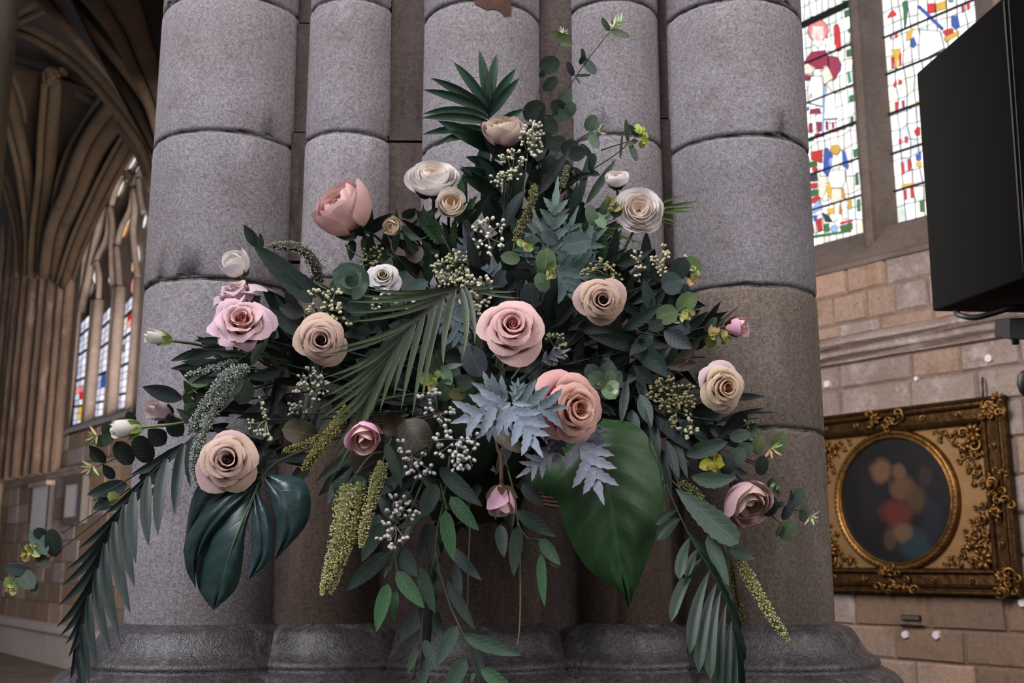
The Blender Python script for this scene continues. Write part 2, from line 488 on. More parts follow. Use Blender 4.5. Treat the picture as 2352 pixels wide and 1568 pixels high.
# ------------------------------------------------------------------ stained glass window of two lights (right)
GO = -.25
def pane_obj(P, c, par, name='pane', mat='glass'):
    return mesh(name, P, [tuple(range(len(P)))], MT[mat], par, lin(c) if max(c) <= 255 and mat == 'glass' else None, smooth=False)
def gcol(c, k): return tuple(x*k for x in lin(c))
GC = dict(w=(255, 254, 250), c=(236, 228, 206), r=(206, 22, 26), g=(34, 108, 62), y=(222, 176, 52), b=(40, 84, 176), m=(150, 20, 66), p=(236, 140, 136),
          v=(60, 96, 40), t=(40, 140, 120), l=(150, 180, 225), o=(206, 132, 40), k=(30, 34, 40))
def c4(x, y): return 1820+x/2.528, y/2.528
def poly_in(poly, x, y):
    ins = False
    for i in range(len(poly)):
        (x1, y1), (x2, y2) = poly[i], poly[i-1]
        if (y1 > y) != (y2 > y) and x < (x2-x1)*(y-y1)/(y2-y1)+x1: ins = not ins
    return ins
def circ(x, y, r, n=9, ry=None): return [(x+r*cos(2*pi*k/n), y+(ry or r)*sin(2*pi*k/n)) for k in range(n)]
F1 = [('p', circ(150, 178, 62, 10, 66)), ('w', [(118, 150), (180, 150), (190, 200), (172, 250), (150, 282), (128, 262), (112, 210)]),
      ('r', [(240, 150), (262, 136), (276, 160), (286, 290), (262, 298), (244, 268)]), ('r', [(32, 236), (56, 240), (66, 330), (40, 366)]),
      ('m', [(112, 300), (190, 290), (206, 330), (212, 398), (120, 402), (84, 368), (66, 360)]), ('m', [(208, 322), (262, 330), (288, 376), (262, 440), (236, 470), (216, 410)]),
      ('m', [(46, 428), (110, 436), (100, 468), (52, 470)]), ('c', [(40, 372), (90, 368), (136, 394), (112, 430), (46, 426)]), ('c', [(184, 380), (206, 384), (238, 452), (184, 494), (176, 440)]),
      ('w', [(182, 220), (214, 222), (256, 268), (248, 300), (206, 296)]), ('w', [(110, 440), (172, 440), (180, 500), (176, 620), (96, 600), (88, 520)]), ('w', [(204, 500), (244, 540), (262, 690), (186, 694), (190, 560)]),
      ('m', [(104, 632), (160, 626), (168, 656), (98, 664)]), ('m', [(94, 716), (118, 712), (120, 770), (92, 770)]), ('m', [(140, 706), (172, 706), (170, 760), (146, 768)]),
      ('m', [(192, 702), (208, 702), (212, 752), (194, 756)]), ('m', [(228, 706), (242, 708), (246, 740), (230, 744)]), ('l', [(182, 490), (198, 492), (190, 640), (182, 790), (170, 790)]),
      ('r', [(128, 776), (160, 768), (166, 796), (130, 804)]), ('r', [(228, 748), (268, 740), (274, 762), (232, 770)]), ('g', [(70, 806), (124, 794), (126, 816), (72, 830)]), ('g', [(276, 734), (312, 728), (312, 748), (276, 756)]),
      ('g', [(300, 62), (350, 44), (356, 80), (306, 104)]), ('g', [(318, 176), (338, 152), (356, 184), (330, 192)]), ('g', [(314, 290), (356, 276), (360, 322), (316, 330)]), ('t', [(318, 416), (334, 412), (346, 470), (326, 486)]), ('g', [(352, 412), (370, 410), (372, 470), (352, 480)]),
      ('g', [(330, 556), (382, 540), (384, 578), (332, 596)]), ('v', [(336, 680), (356, 672), (358, 732), (336, 736)]), ('g', [(374, 660), (398, 654), (396, 714), (376, 720)]), ('g', [(352, 868), (400, 852), (402, 900), (356, 914)]),
      ('g', [(364, 1006), (382, 996), (388, 1070), (366, 1074)]), ('v', [(396, 990), (412, 986), (412, 1060), (398, 1064)]), ('g', [(374, 1160), (394, 1152), (398, 1224), (376, 1228)]), ('v', [(412, 1154), (428, 1150), (428, 1212), (414, 1214)]),
      ('g', [(26, 64), (48, 56), (48, 110), (30, 124)]), ('g', [(290, 0), (350, 0), (346, 8), (296, 24)]), ('b', [(270, 384), (286, 372), (284, 410), (272, 416)]), ('b', [(98, 546), (116, 540), (118, 570), (100, 576)]), ('b', [(82, 624), (98, 614), (98, 640), (84, 646)]),
      # lower panel: small figure with blue wings in a garden
      ('b', [(184, 866), (204, 856), (240, 914), (232, 960), (206, 1024), (178, 994)]), ('b', [(288, 870), (308, 880), (330, 962), (322, 984), (292, 962)]), ('y', circ(250, 868, 32, 8)), ('w', circ(246, 946, 38, 10)),
      ('r', [(108, 882), (176, 866), (176, 948), (150, 940), (110, 926)]), ('v', [(78, 944), (140, 930), (148, 962), (80, 980)]), ('r', circ(132, 982, 18, 7)), ('r', [(84, 1066), (148, 1058), (146, 1092), (86, 1098)]), ('k', [(84, 1010), (144, 1004), (150, 1050), (88, 1056)]),
      ('g', [(86, 1106), (150, 1096), (156, 1128), (88, 1150)]), ('r', [(88, 1160), (150, 1130), (160, 1160), (94, 1192)]), ('w', [(216, 994), (306, 986), (310, 1050), (290, 1090), (226, 1090), (204, 1040)]), ('y', [(206, 1060), (226, 1056), (226, 1150), (206, 1140), (196, 1094)]), ('o', [(288, 1082), (300, 1094), (310, 1144), (298, 1166), (288, 1130)]),
      ('c', [(228, 1096), (286, 1096), (290, 1166), (222, 1180)]), ('c', [(158, 1020), (196, 1020), (198, 1100), (176, 1160), (152, 1140)]), ('y', [(200, 1210), (240, 1204), (244, 1240), (206, 1240)]), ('y', [(318, 1150), (344, 1150), (346, 1210), (322, 1216)]), ('o', [(264, 1190), (284, 1186), (284, 1244), (270, 1240)]),
      ('w', [(250, 1160), (280, 1150), (266, 1270), (240, 1290), (248, 1220)]), ('w', [(284, 1150), (312, 1152), (318, 1270), (304, 1272), (296, 1210)]), ('l', [(92, 1226), (150, 1160), (176, 1190), (172, 1216), (98, 1250)]), ('l', [(90, 1256), (122, 1246), (112, 1320), (92, 1330)]), ('b', [(120, 1250), (146, 1246), (144, 1280), (124, 1286)]),
      ('r', [(90, 1310), (122, 1296), (130, 1350), (94, 1366)]), ('r', [(136, 1276), (170, 1262), (178, 1336), (146, 1346)]), ('k', [(172, 1230), (214, 1252), (240, 1292), (190, 1286)]), ('l', circ(242, 1326, 24, 8)), ('g', [(180, 1300), (214, 1296), (218, 1340), (190, 1350)]), ('v', [(276, 1310), (350, 1290), (352, 1330), (284, 1344)]), ('r', [(276, 1290), (350, 1270), (350, 1284), (280, 1304)]), ('g', [(106, 1366), (340, 1334), (340, 1346), (108, 1386)])]
F2 = [('r', [(552, 96), (580, 52), (604, 76), (604, 88), (556, 106)]), ('g', [(636, 16), (656, 0), (674, 20), (664, 140), (648, 170), (644, 60)]), ('b', [(724, 40), (742, 30), (880, 160), (866, 176)]), ('r', [(780, 20), (830, 16), (830, 70), (790, 80)]), ('y', [(832, 20), (890, 0), (892, 50), (836, 66)]),
      ('b', [(922, 96), (962, 86), (974, 150), (950, 170), (924, 150)]), ('r', [(872, 176), (930, 160), (940, 190), (890, 210)]), ('y', [(880, 216), (968, 176), (968, 200), (892, 248)]), ('b', [(684, 230), (706, 210), (722, 256), (704, 280), (684, 264)]), ('y', [(664, 180), (706, 160), (690, 226), (660, 240)]), ('w', [(740, 170), (860, 180), (884, 280), (740, 360), (734, 280)]),
      ('m', [(566, 200), (580, 194), (580, 224), (566, 228)]), ('r', [(594, 184), (612, 176), (612, 218), (596, 222)]), ('y', [(570, 290), (632, 280), (612, 360), (612, 400), (600, 400), (590, 330)]), ('r', [(572, 330), (586, 326), (592, 392), (576, 396)]), ('r', [(620, 310), (636, 306), (634, 380), (618, 384)]),
      ('r', [(586, 486), (606, 460), (606, 502), (588, 510)]), ('r', [(616, 456), (638, 466), (638, 488), (616, 494)]), ('r', [(594, 592), (612, 588), (616, 650), (598, 656)]), ('r', [(634, 584), (652, 580), (654, 634), (640, 640)]), ('y', [(706, 606), (732, 576), (734, 616), (710, 622)]), ('r', [(706, 760), (728, 732), (744, 740), (744, 784), (720, 790)]),
      ('r', [(616, 806), (636, 806), (634, 836), (618, 838)]), ('r', [(652, 792), (672, 790), (672, 828), (656, 832)]), ('r', [(628, 942), (648, 940), (654, 1006), (634, 1012)]), ('r', [(668, 924), (688, 918), (690, 990), (672, 996)]), ('b', [(714, 900), (748, 880), (750, 926), (722, 936)]), ('y', [(716, 940), (750, 934), (752, 964), (720, 970)]),
      ('y', [(632, 1070), (710, 1056), (700, 1084), (640, 1090)]), ('r', [(644, 1104), (664, 1100), (668, 1156), (648, 1160)]), ('r', [(684, 1090), (706, 1086), (706, 1146), (688, 1150)]), ('v', [(738, 1164), (766, 1156), (768, 1228), (742, 1230)]), ('r', [(1010, 10), (1032, 0), (1032, 52), (1016, 60)]), ('m', [(980, 30), (998, 24), (998, 70), (984, 76)]), ('g', [(904, 0), (938, 0), (936, 10), (912, 14)])]
def light(name, s0, s1, z0, z1, ns, nz, figs, bars, seed):
    """one light: lead sheet of cames, a lattice of pale quarries, coloured pieces leaded in front, saddle bars"""
    r = random.Random(seed)
    root = thing(name, loc=WP((s0+s1)/2, z0, GO), kind='structure')
    mb = MB(); wquad(mb, s0-.02, s1+.02, z0-.02, z1+.02, GO-.004)
    mb.build('came_sheet', MT['lead'], root)
    figq = [(k, [ow(*c4(*q), GO+.006) for q in P]) for k, P in figs]
    P = {}
    for i in range(ns+1):
        for j in range(nz+1):
            e = 0 if i in (0, ns) or j in (0, nz) else 1
            P[i, j] = (s0+(s1-s0)*i/ns+e*r.uniform(-.009, .009), z0+(z1-z0)*j/nz+e*r.uniform(-.011, .011))
    for j in range(nz):
        for i in range(ns):
            q = [P[i+1, j], P[i, j], P[i, j+1], P[i+1, j+1]]
            cx_, cz_ = sum(a for a, _ in q)/4, sum(b for _, b in q)/4
            if any(poly_in(f, cx_, cz_) and all(poly_in(f, *c) for c in q) for _, f in figq): continue
            edge = i in (0, ns-1)
            k = .89
            base = GC['w'] if r.random() < .8 else r.choice([GC['c'], (222, 230, 240), (240, 236, 222), (226, 236, 226)])
            c = gcol(base, r.uniform(.95, 1.5))
            V = [WP(cx_+(a-cx_)*k, cz_+(b-cz_)*.95, GO) for a, b in q]
            pane_raw(V, c, root)
    for kk, f in figq:
        cx_, cz_ = sum(a for a, _ in f)/len(f), sum(b for _, b in f)/len(f)
        mbk = [WP(cx_+(a-cx_)*1.03+.002, cz_+(b-cz_)*1.03, GO+.004) for a, b in f]
        mesh('came', mbk, [tuple(range(len(mbk)))], MT['lead'], root, smooth=False)
        pane_raw([WP(cx_+(a-cx_)*.95, cz_+(b-cz_)*.95, GO+.007) for a, b in f], gcol(GC[kk], r.uniform(.85, 1.15) if kk not in 'wc' else 1.1), root)
    for (z, h) in bars:
        m2 = MB(); wbox(m2, s0-.02, s1+.02, z-h/2, z+h/2, GO+.016, GO+.002); m2.build('saddle_bar', MT['lead'], root)
    return root
def pane_raw(V, c, par):
    # winding so that the face looks out of the wall
    n = (V[1]-V[0]).cross(V[2]-V[0])
    if n.dot(AW) > 0: V = V[::-1]
    return mesh('pane', V, [tuple(range(len(V)))], MT['glass'], par, tuple(c), smooth=False)
s1r, s1l = ow(1984, 300, GO)[0], ow(1984, 300, GO)[0]+.50
z_b = ow(1930, 552, GO)[1]
s2l, s2r = ow(2046, 300, GO)[0], ow(2240, 0, GO)[0]
zb = lambda x, y: ow(*c4(x, y), GO)[1]
light('window_1', s1r, s1l, z_b, 5.0, 11, 19, F1, [(zb(230, 765), .016), (zb(230, 545), .009), (zb(200, 320), .009), (zb(190, 90), .042), (zb(270, 960), .009), (zb(270, 1175), .009)], 3)
light('window_2', s2r, s2l, z_b+.01, 5.0, 10, 19, F2, [(zb(640, 400), .010), (zb(640, 640), .014), (zb(640, 178), .009), (zb(660, 870), .010), (zb(690, 1085), .010)], 4)
# mullion, jambs, sloping sill
def prism(name, prof, z0, z1, mat, par=None, zt=None):
    """vertical stone member; prof = (s, off) points from left to right"""
    V, F_ = [], []
    for z in (z0, z1):
        for i, (s, o) in enumerate(prof): V.append(WP(s, z, o))
    n = len(prof)
    for i in range(n-1): F_.append((i, i+1, n+i+1, n+i))
    return mesh(name, V, F_, mat, par, smooth=False)
w4 = thing('window_3', loc=WP(3.2, 3.0, 0), kind='structure')
sa, sb = s2l, s1r
mm = (sa+sb)/2
prism('mullion', [(sb+.005, GO), (sb-.005, GO+.02), (sb-.02, GO+.05), (mm+.035, GO+.13), (mm+.03, GO+.155), (mm, GO+.175), (mm-.03, GO+.155), (mm-.035, GO+.13), (sa+.02, GO+.05), (sa+.005, GO+.02), (sa-.005, GO)], 3.03, 6.6, MT['mull'], w4)
prism('jamb', [(s2r+.004, GO), (s2r-.01, GO+.03), (s2r-.05, GO+.06), (s2r-.06, GO+.13), (s2r-.11, GO+.17), (2.42, .005)], 2.9, 6.6, MT['mull'], w4)
prism('jamb', [(3.95, .005), (s1l+.06, GO+.17), (s1l+.05, GO+.06), (s1l-.004, GO)], 2.9, 6.6, MT['mull'], w4)
V, F_ = [], []
for k in range(9):
    s = 2.42+(3.95-2.42)*k/8
    for o, z in ((GO, z_b+.005), (GO+.06, z_b-.012), (-.02, 3.065), (.012, 3.045), (.012, 3.02), (-.012, 3.01)): V.append(WP(s, z+rnd.uniform(-.003, .003), o))
for k in range(8):
    for i in range(5): F_.append((k*6+i, k*6+i+1, k*6+i+7, k*6+i+6))
mesh('sill', V, F_, MT['mull'], w4, smooth=False)

# ------------------------------------------------------------------ far window of three lights with tracery (left)
w3 = thing('window_4', loc=WP(16.2, 3.4, 0), kind='structure')
mb = MB(); wquad(mb, 13.5, 20.0, 3.2, 9.2, -.50); mb.build('backing', MT['trac'], w3)
GF = -.46
def farpane(P, c, k=1.):
    pane_raw([WP(*ow(x, y, GF), GF) for x, y in P], gcol(c, k), w3)
r3 = random.Random(5)
def lerp2(a, b, t): return (a[0]+(b[0]-a[0])*t, a[1]+(b[1]-a[1])*t)
for tl, tr, br, bl, accents in (((187, 741), (206, 722), (186, 979), (167, 979), {(1, 4): 'r', (1, 2): 'y', (1, 1): 'y', (0, 5): 'p', (1, 5): 'p'}),
                               ((237, 722), (257, 700), (234, 972), (213, 972), {(1, 5): 'b', (1, 6): 'b', (0, 5): 'l'}),
                               ((286, 700), (307, 676), (286, 955), (263, 955), {(1, 13): 'r', (0, 9): 'g', (1, 12): 'p', (0, 13): 'c', (0, 12): 'c'})):
    n = 16
    mbk = [tl, tr, br, bl]
    mesh('came_sheet', [WP(*ow(x, y, GF-.01), GF-.01) for x, y in mbk], [(0, 1, 2, 3)], MT['lead'], w3, smooth=False)
    for j in range(n):
        for i in (0, 1):
            q = []
            for fi, fj in ((i*.5+.02, j), (i*.5+.46, j), (i*.5+.46, j+.90), (i*.5+.02, j+.90)):
                a, b_ = lerp2(bl, tl, fj/n), lerp2(br, tr, fj/n)
                q.append(lerp2(a, b_, fi*1.02))
            k = accents.get((i, j))
            c = GC[k] if k else ((200, 200, 224) if i == 0 else (244, 242, 252))
            farpane(q, c, r3.uniform(.75, 1.1))
    for j in (3, 7, 11, 14):
        a, b_ = lerp2(bl, tl, j/n), lerp2(br, tr, j/n)
        V, F_ = tube([WP(*ow(*a, GF+.03), GF+.03), WP(*ow(*b_, GF+.03), GF+.03)], .022, 4)
        mesh('saddle_bar', V, F_, MT['lead'], w3, smooth=False)
for x0, y0, x1, y1, w, c in ((315, 351, 296, 389, 8, 'w'), (335, 338, 340, 364, 13, 'p'), (327, 376, 312, 410, 13, 'w'), (338, 368, 332, 386, 5, 'w'), (289, 407, 299, 421, 6, 'w'), (285, 414, 270, 452, 6, 'c'),
                             (303, 432, 308, 464, 6, 'w'), (299, 460, 293, 517, 9, 'w'), (247, 484, 245, 542, 7, 'w'), (244, 538, 231, 574, 9, 'w'), (336, 492, 329, 524, 6, 'w'), (296, 500, 282, 546, 8, 'o'),
                             (211, 602, 218, 652, 6, 'w'), (209, 647, 201, 676, 8, 'w'), (262, 582, 268, 626, 6, 'w'), (257, 626, 251, 650, 8, 'w'), (314, 556, 320, 602, 6, 'w'), (311, 588, 303, 625, 8, 'o'), (308, 636, 303, 674, 8, 'p')):
    dx, dy = x1-x0, y1-y0; l = sqrt(dx*dx+dy*dy); nx, ny = -dy/l*w/2, dx/l*w/2
    P = [(x0, y0)]+[(x0+dx*t+nx*f, y0+dy*t+ny*f) for t, f in ((.25, .8), (.55, 1), (.85, .6))]+[(x1, y1)]+[(x0+dx*t-nx*f, y0+dy*t-ny*f) for t, f in ((.85, .6), (.55, 1), (.25, .8))]
    farpane(P, GC[c] if c != 'o' else (230, 180, 130), .9)
def bar(pts, r, off, name, mat, n=14, par=w3):
    P = spline([WP(*ow(x, y, off), off) for x, y in pts], n)
    V, F_ = tube(P, r, 8)
    return mesh(name, V, F_, MT[mat], par)
# mullions and jamb mouldings
for pts, r in (([(173, 707), (157, 850), (140, 990)], .09), ([(215, 690), (203, 850), (191, 985)], .055), ([(228, 690), (214, 850), (203, 985)], .09), ([(264, 660), (254, 820), (243, 968)], .055), ([(278, 660), (266, 820), (256, 966)], .09),
               ([(316, 640), (306, 800), (294, 955)], .06), ([(180, 700), (166, 850), (150, 990)], .07)):
    bar(pts, r, -.25, 'mullion', 'trac', 5)
for pts, r in (([(313, 310), (269, 386), (234, 458), (208, 545), (190, 640), (173, 720)], .10), ([(322, 318), (281, 392), (247, 462), (222, 545), (203, 640), (186, 715)], .07),
               ([(216, 610), (228, 580), (245, 545), (250, 500), (252, 470)], .05), ([(252, 470), (258, 520), (256, 575), (258, 640), (262, 680)], .05), ([(222, 600), (228, 640), (226, 690)], .045),
               ([(270, 560), (280, 520), (300, 480), (306, 430), (300, 415)], .05), ([(268, 565), (272, 620), (276, 670)], .05), ([(306, 430), (310, 480), (306, 530), (312, 600), (318, 650)], .05),
               ([(276, 395), (290, 400), (306, 420), (316, 404), (334, 372)], .05), ([(256, 470), (264, 440), (276, 400)], .05), ([(318, 410), (322, 450), (330, 490)], .045)):
    bar(pts, r, -.28, 'tracery', 'trac')
# window sill, sloping
V = [WP(*ow(x, y, o), o) for x, y, o in ((138, 990, 0), (300, 942, 0), (305, 928, -.45), (165, 976, -.45), (136, 1000, .05), (300, 953, .05))]
mesh('sill', V, [(0, 1, 2, 3), (4, 5, 1, 0)], MT['bench'], w3, smooth=False)

# ------------------------------------------------------------------ respond shafts and vault of the aisle (left)
resp = thing('respond', loc=WP(20.3, 0, .2), kind='structure')
for k, (px, r, low) in enumerate(((-6, .16, 0), (14, .13, 0), (30, .10, 0), (46, .12, 1), (64, .10, 1), (80, .13, 1), (98, .10, 1), (114, .12, 1), (130, .09, 1), (142, .08, 1))):
    s, _ = ow(px, 800, .15)
    off = .10+.16*(1-abs(k-4)/5)
    z0 = 2.82 if low else .5
    P = [WP(s, z0, off), WP(s, 5.2, off), WP(s, 6.0, off), WP(s, 7.0 if low else 12., off)]
    V, F_ = tube(P, r, 10)
    mesh('shaft', V, F_, MT['shaft'], resp)
ceil = thing('ceiling', loc=WP(18, 7, 1), kind='structure')
def rib(pts, r, sides=(.55, .55)):
    P = spline([WP(*ow(x, y, o), o) for x, y, o in pts], 22)
    m = MB()
    V, F_ = tube(P, r, 8); m.add(V, F_)
    for k, f in ((-1, sides[0]), (1, sides[1])):
        Q = []
        for i, p in enumerate(P):
            T = (P[min(i+1, 21)]-P[max(i-1, 0)]).normalized()
            b = T.cross((CAM-p).normalized()).normalized()
            Q.append(p+b*k*r*1.55-(CAM-p).normalized()*r*.6)
        V, F_ = tube(Q, r*f, 6); m.add(V, F_)
    m.build('rib', MT['vault'], ceil, smooth=True)
    return P
A1 = [(-10, 122, .9), (38, 131, .8), (103, 150, .7), (148, 169, .6), (220, 207, .5), (262, 241, .45), (310, 292, .4), (350, 350, .3), (380, 430, .25)]
A2 = [(-10, 40, 1.9), (52, 52, 1.7), (103, 75, 1.5), (172, 117, 1.2), (224, 165, 1.0), (275, 224, .8), (327, 293, .6), (360, 350, .45), (390, 440, .35)]
A3 = [(110, -60, 3.0), (155, 0, 2.6), (189, 41, 2.3), (241, 103, 1.9), (293, 165, 1.5), (327, 220, 1.2), (358, 275, .9), (385, 345, .6), (405, 440, .4)]
A4 = [(262, -60, 3.6), (289, 0, 3.2), (317, 62, 2.7), (344, 138, 2.2), (365, 193, 1.7), (388, 270, 1.2), (405, 350, .8), (418, 440, .5)]
R0 = [(-30, 330, .8), (0, 379, .6), (28, 437, .45), (52, 537, .3), (56, 640, .25)]
R1 = [(-10, 150, 1.6), (20, 214, 1.3), (45, 310, .9), (65, 396, .65), (83, 537, .35), (82, 640, .25)]
R2 = [(122, 176, .9), (129, 196, .8), (120, 310, .65), (114, 413, .5), (100, 537, .35), (95, 640, .25)]
R3 = [(262, 225, .6), (248, 238, .55), (193, 320, .45), (155, 406, .4), (131, 537, .3), (116, 640, .25)]
R4 = [(300, 250, .5), (282, 269, .45), (227, 344, .4), (186, 448, .35), (148, 537, .3), (132, 640, .22)]
R5 = [(322, 290, .35), (300, 318, .3), (257, 392, .26), (222, 462, .24), (178, 560, .22), (146, 660, .18)]
RB = [(-20, 60, 1.6), (45, 22, 2.2), (79, 0, 2.5), (120, -40, 3.)]
S = [rib(A1, .105, (.7, .7)), rib(A2, .10, (.7, .6)), rib(A3, .11, (.6, .5)), rib(A4, .10)]
T = [rib(R0, .08), rib(R1, .10), rib(R2, .11), rib(R3, .07, (.8, .8)), rib(R4, .13, (.5, .8)), rib(R5, .07)]
rib(RB, .08)
def web(a, b_, sink=.10, n=6):
    V = []
    for p, q in zip(a, b_):
        for i in range(n+1):
            t = i/n
            x = p.lerp(q, t)
            V.append(x+(x-CAM).normalized()*(sink+.30*sin(pi*t)))
    mesh('web', V, gridf(n, len(a)-1), MT['web'], ceil)
A5 = spline([WP(*ow(x, y, o), o) for x, y, o in [(420, -120, 4.2), (425, 0, 3.6), (428, 140, 2.6), (430, 300, 1.4), (432, 440, .6)]], 22)
A0 = spline([WP(*ow(x, y, o), o) for x, y, o in [(-60, -40, 3.4), (0, -60, 3.2), (60, -80, 3.2), (110, -100, 3.4)]], 22)
for a, b_ in zip(S+[S[3]], S[1:]+[A5, A5]): web(a, b_)
web(A0, S[1]); web(A0, S[2])
for a, b_ in zip(T, T[1:]): web(a, b_, .06)
web(T[0], spline([WP(*ow(x, y, .3), .3) for x, y in ((-120, 350), (-90, 450), (-40, 560), (-20, 640))], 22), .05)
# carved boss where the middle rib meets the arch
m = MB(); bp_ = WP(*ow(118, 176, .95), .95)
rb = random.Random(2)
for k in range(26):
    d = Vector((rb.gauss(0, 1), rb.gauss(0, 1), rb.gauss(0, 1))).normalized()
    c = bp_+Vector((d.x*.12, d.y*.12, d.z*.13)); h = rb.uniform(.03, .05)
    m.add([c+Vector(v)*h for v in ((1, 0, 0), (-1, 0, 0), (0, 1, 0), (0, -1, 0), (0, 0, 1), (0, 0, -1))], [(0, 2, 4), (2, 1, 4), (1, 3, 4), (3, 0, 4), (2, 0, 5), (1, 2, 5), (3, 1, 5), (0, 3, 5)])
m.add(*tube([bp_+Vector((0, 0, -.14)), bp_+Vector((0, 0, .12))], [.06, .12], 8))
m.build('boss', MT['vault'], ceil, smooth=True)

# ------------------------------------------------------------------ clustered pier
pier = thing('pier', loc=(-.06, 2.3, 0), kind='structure')
BT = EYE-.115
COLS = dict(A=(-.590, 2.150, .1500, [.525, .823, 1.115, 1.42]), B=(-.334, 2.130, .0930, [.535, .835, 1.125, 1.42]), C=(-.063, 2.120, .1230, [.510, .808, 1.098, 1.42]),
            D=(.2117, 2.130, .0965, [.505, .828, 1.120, 1.42]), E=(.4666, 2.150, .1470, [.239, .512, .815, 1.105, 1.42]))
rp = random.Random(8)
for nm, (x, y, r, js) in COLS.items():
    cpart = thing('column', loc=(x, y, BT), parent=pier)
    zs = [BT-.02]+[EYE+j for j in js]+[4.5]
    for i in range(len(zs)-1):
        z0, z1 = zs[i]+.0025, zs[i+1]-.0025
        rr = r+rp.uniform(-.0012, .0012)
        prof = [(rr-.006, z0), (rr-.002, z0+.002), (rr, z0+.008)]+[(rr, z0+(z1-z0)*k/4) for k in (1, 2, 3)]+[(rr, z1-.008), (rr-.002, z1-.002), (rr-.006, z1)]
        V, F_ = lathe(x, y, prof, 72)
        # chipped arrises
        for q, v in enumerate(V):
            ring = q//72
            if ring in (0, 1, 7, 8):
                e = rp.random()
                v.z += (-1 if ring > 4 else 1)*(.004*max(0, e-.6)+(.010 if e > .97 else 0))
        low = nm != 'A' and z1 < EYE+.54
        mesh('drum', V, F_, MT[('pier_low' if nm == 'E' else 'pier_shade') if low else 'pier'], cpart)
    V, F_ = lathe(x, y, [(r-.0065, BT-.02), (r-.0065, 4.5)], 48)
    mesh('mortar', V, F_, MT['mortar'], cpart)
    prof = [(r-.01, BT+.004), (r+.003, BT+.001), (r+.006, BT-.002), (r+.026, BT-.008), (r+.034, BT-.015), (r+.041, BT-.027), (r+.047, BT-.040), (r+.057, BT-.052), (r+.070, BT-.060), (r+.076, BT-.064), (r+.077, BT-.071),
            (r+.074, BT-.075), (r+.082, BT-.078), (r+.102, BT-.088), (r+.113, BT-.100), (r+.118, BT-.115), (r+.119, BT-.135), (r+.113, BT-.152), (r+.100, BT-.162), (r+.096, BT-.170), (r+.105, BT-.180), (r+.120, BT-.19), (r+.122, BT-.30),
            (r+.122, .75), (r+.15, .70), (r+.15, 0)]
    V, F_ = lathe(x, y, prof, 64)
    mesh('base', V, F_, MT['base'], cpart)
# core of the pier and the flat stones between the shafts
mb = MB(); mb.box((-.06, 2.55, 2.25), (.50, .42, 2.25)); mb.build('core', MT['mortar'], pier)
for gx0, gx1, gy in ((-.250, -.180, 2.085), (.050, .125, 2.085), (-.45, -.41, 2.10), (.30, .335, 2.10)):
    zs = [BT-.02]
    while zs[-1] < 3.2: zs.append(zs[-1]+rp.uniform(.24, .42))
    for a, b_ in zip(zs, zs[1:]):
        mb = MB(); j = rp.uniform(-.006, .006)
        x0, x1, yy = gx0, gx1, gy+j
        bz = .008
        mb.hexa([Vector(p) for p in ((x0, yy+.006, a+.003), (x1, yy+.006, a+.003), (x1, yy+.08, a+.003), (x0, yy+.08, a+.003), (x0, yy, b_-.003), (x1, yy+.002, b_-.003), (x1, yy+.08, b_-.003), (x0, yy+.08, b_-.003))])
        mb.build('fillet_stone', MT['recess'], pier)
# brown repair let into the middle shaft, near the top
def repair(nm, px0, px1, py0, py1, c):
    x, y, r, _ = COLS[c]
    P0, P1 = W(px0, py0, 2.0), W(px1, py1, 2.0)
    pts = []
    for i in range(7):
        X = P0.x+(P1.x-P0.x)*i/6
        yy = y-sqrt(max(.0001, (r+.0015)**2-(X-x)**2))
        for j, z in enumerate((P1.z+rp.uniform(-.006, .006)-.014*i/6+.012, (P0.z+P1.z)/2, P0.z+rp.uniform(-.004, .004))): pts.append(Vector((X, yy, z)))
    mesh('repair_stone', pts, gridf(2, 6), MT['patch'], pier)
repair('patch', 1090, 1174, -30, 30, 'C')
# pier of the next bay, far left
o = mesh('pier_left', *lathe(-3.80, 7.0, [(.32, 0), (.32, 12)], 32), MT['pierfar'])
o['kind'] = 'structure'
o = mesh('pier_left', *lathe(-4.30, 6.85, [(.36, 0), (.36, 12)], 32), MT['pierfar'])
o['kind'] = 'structure'
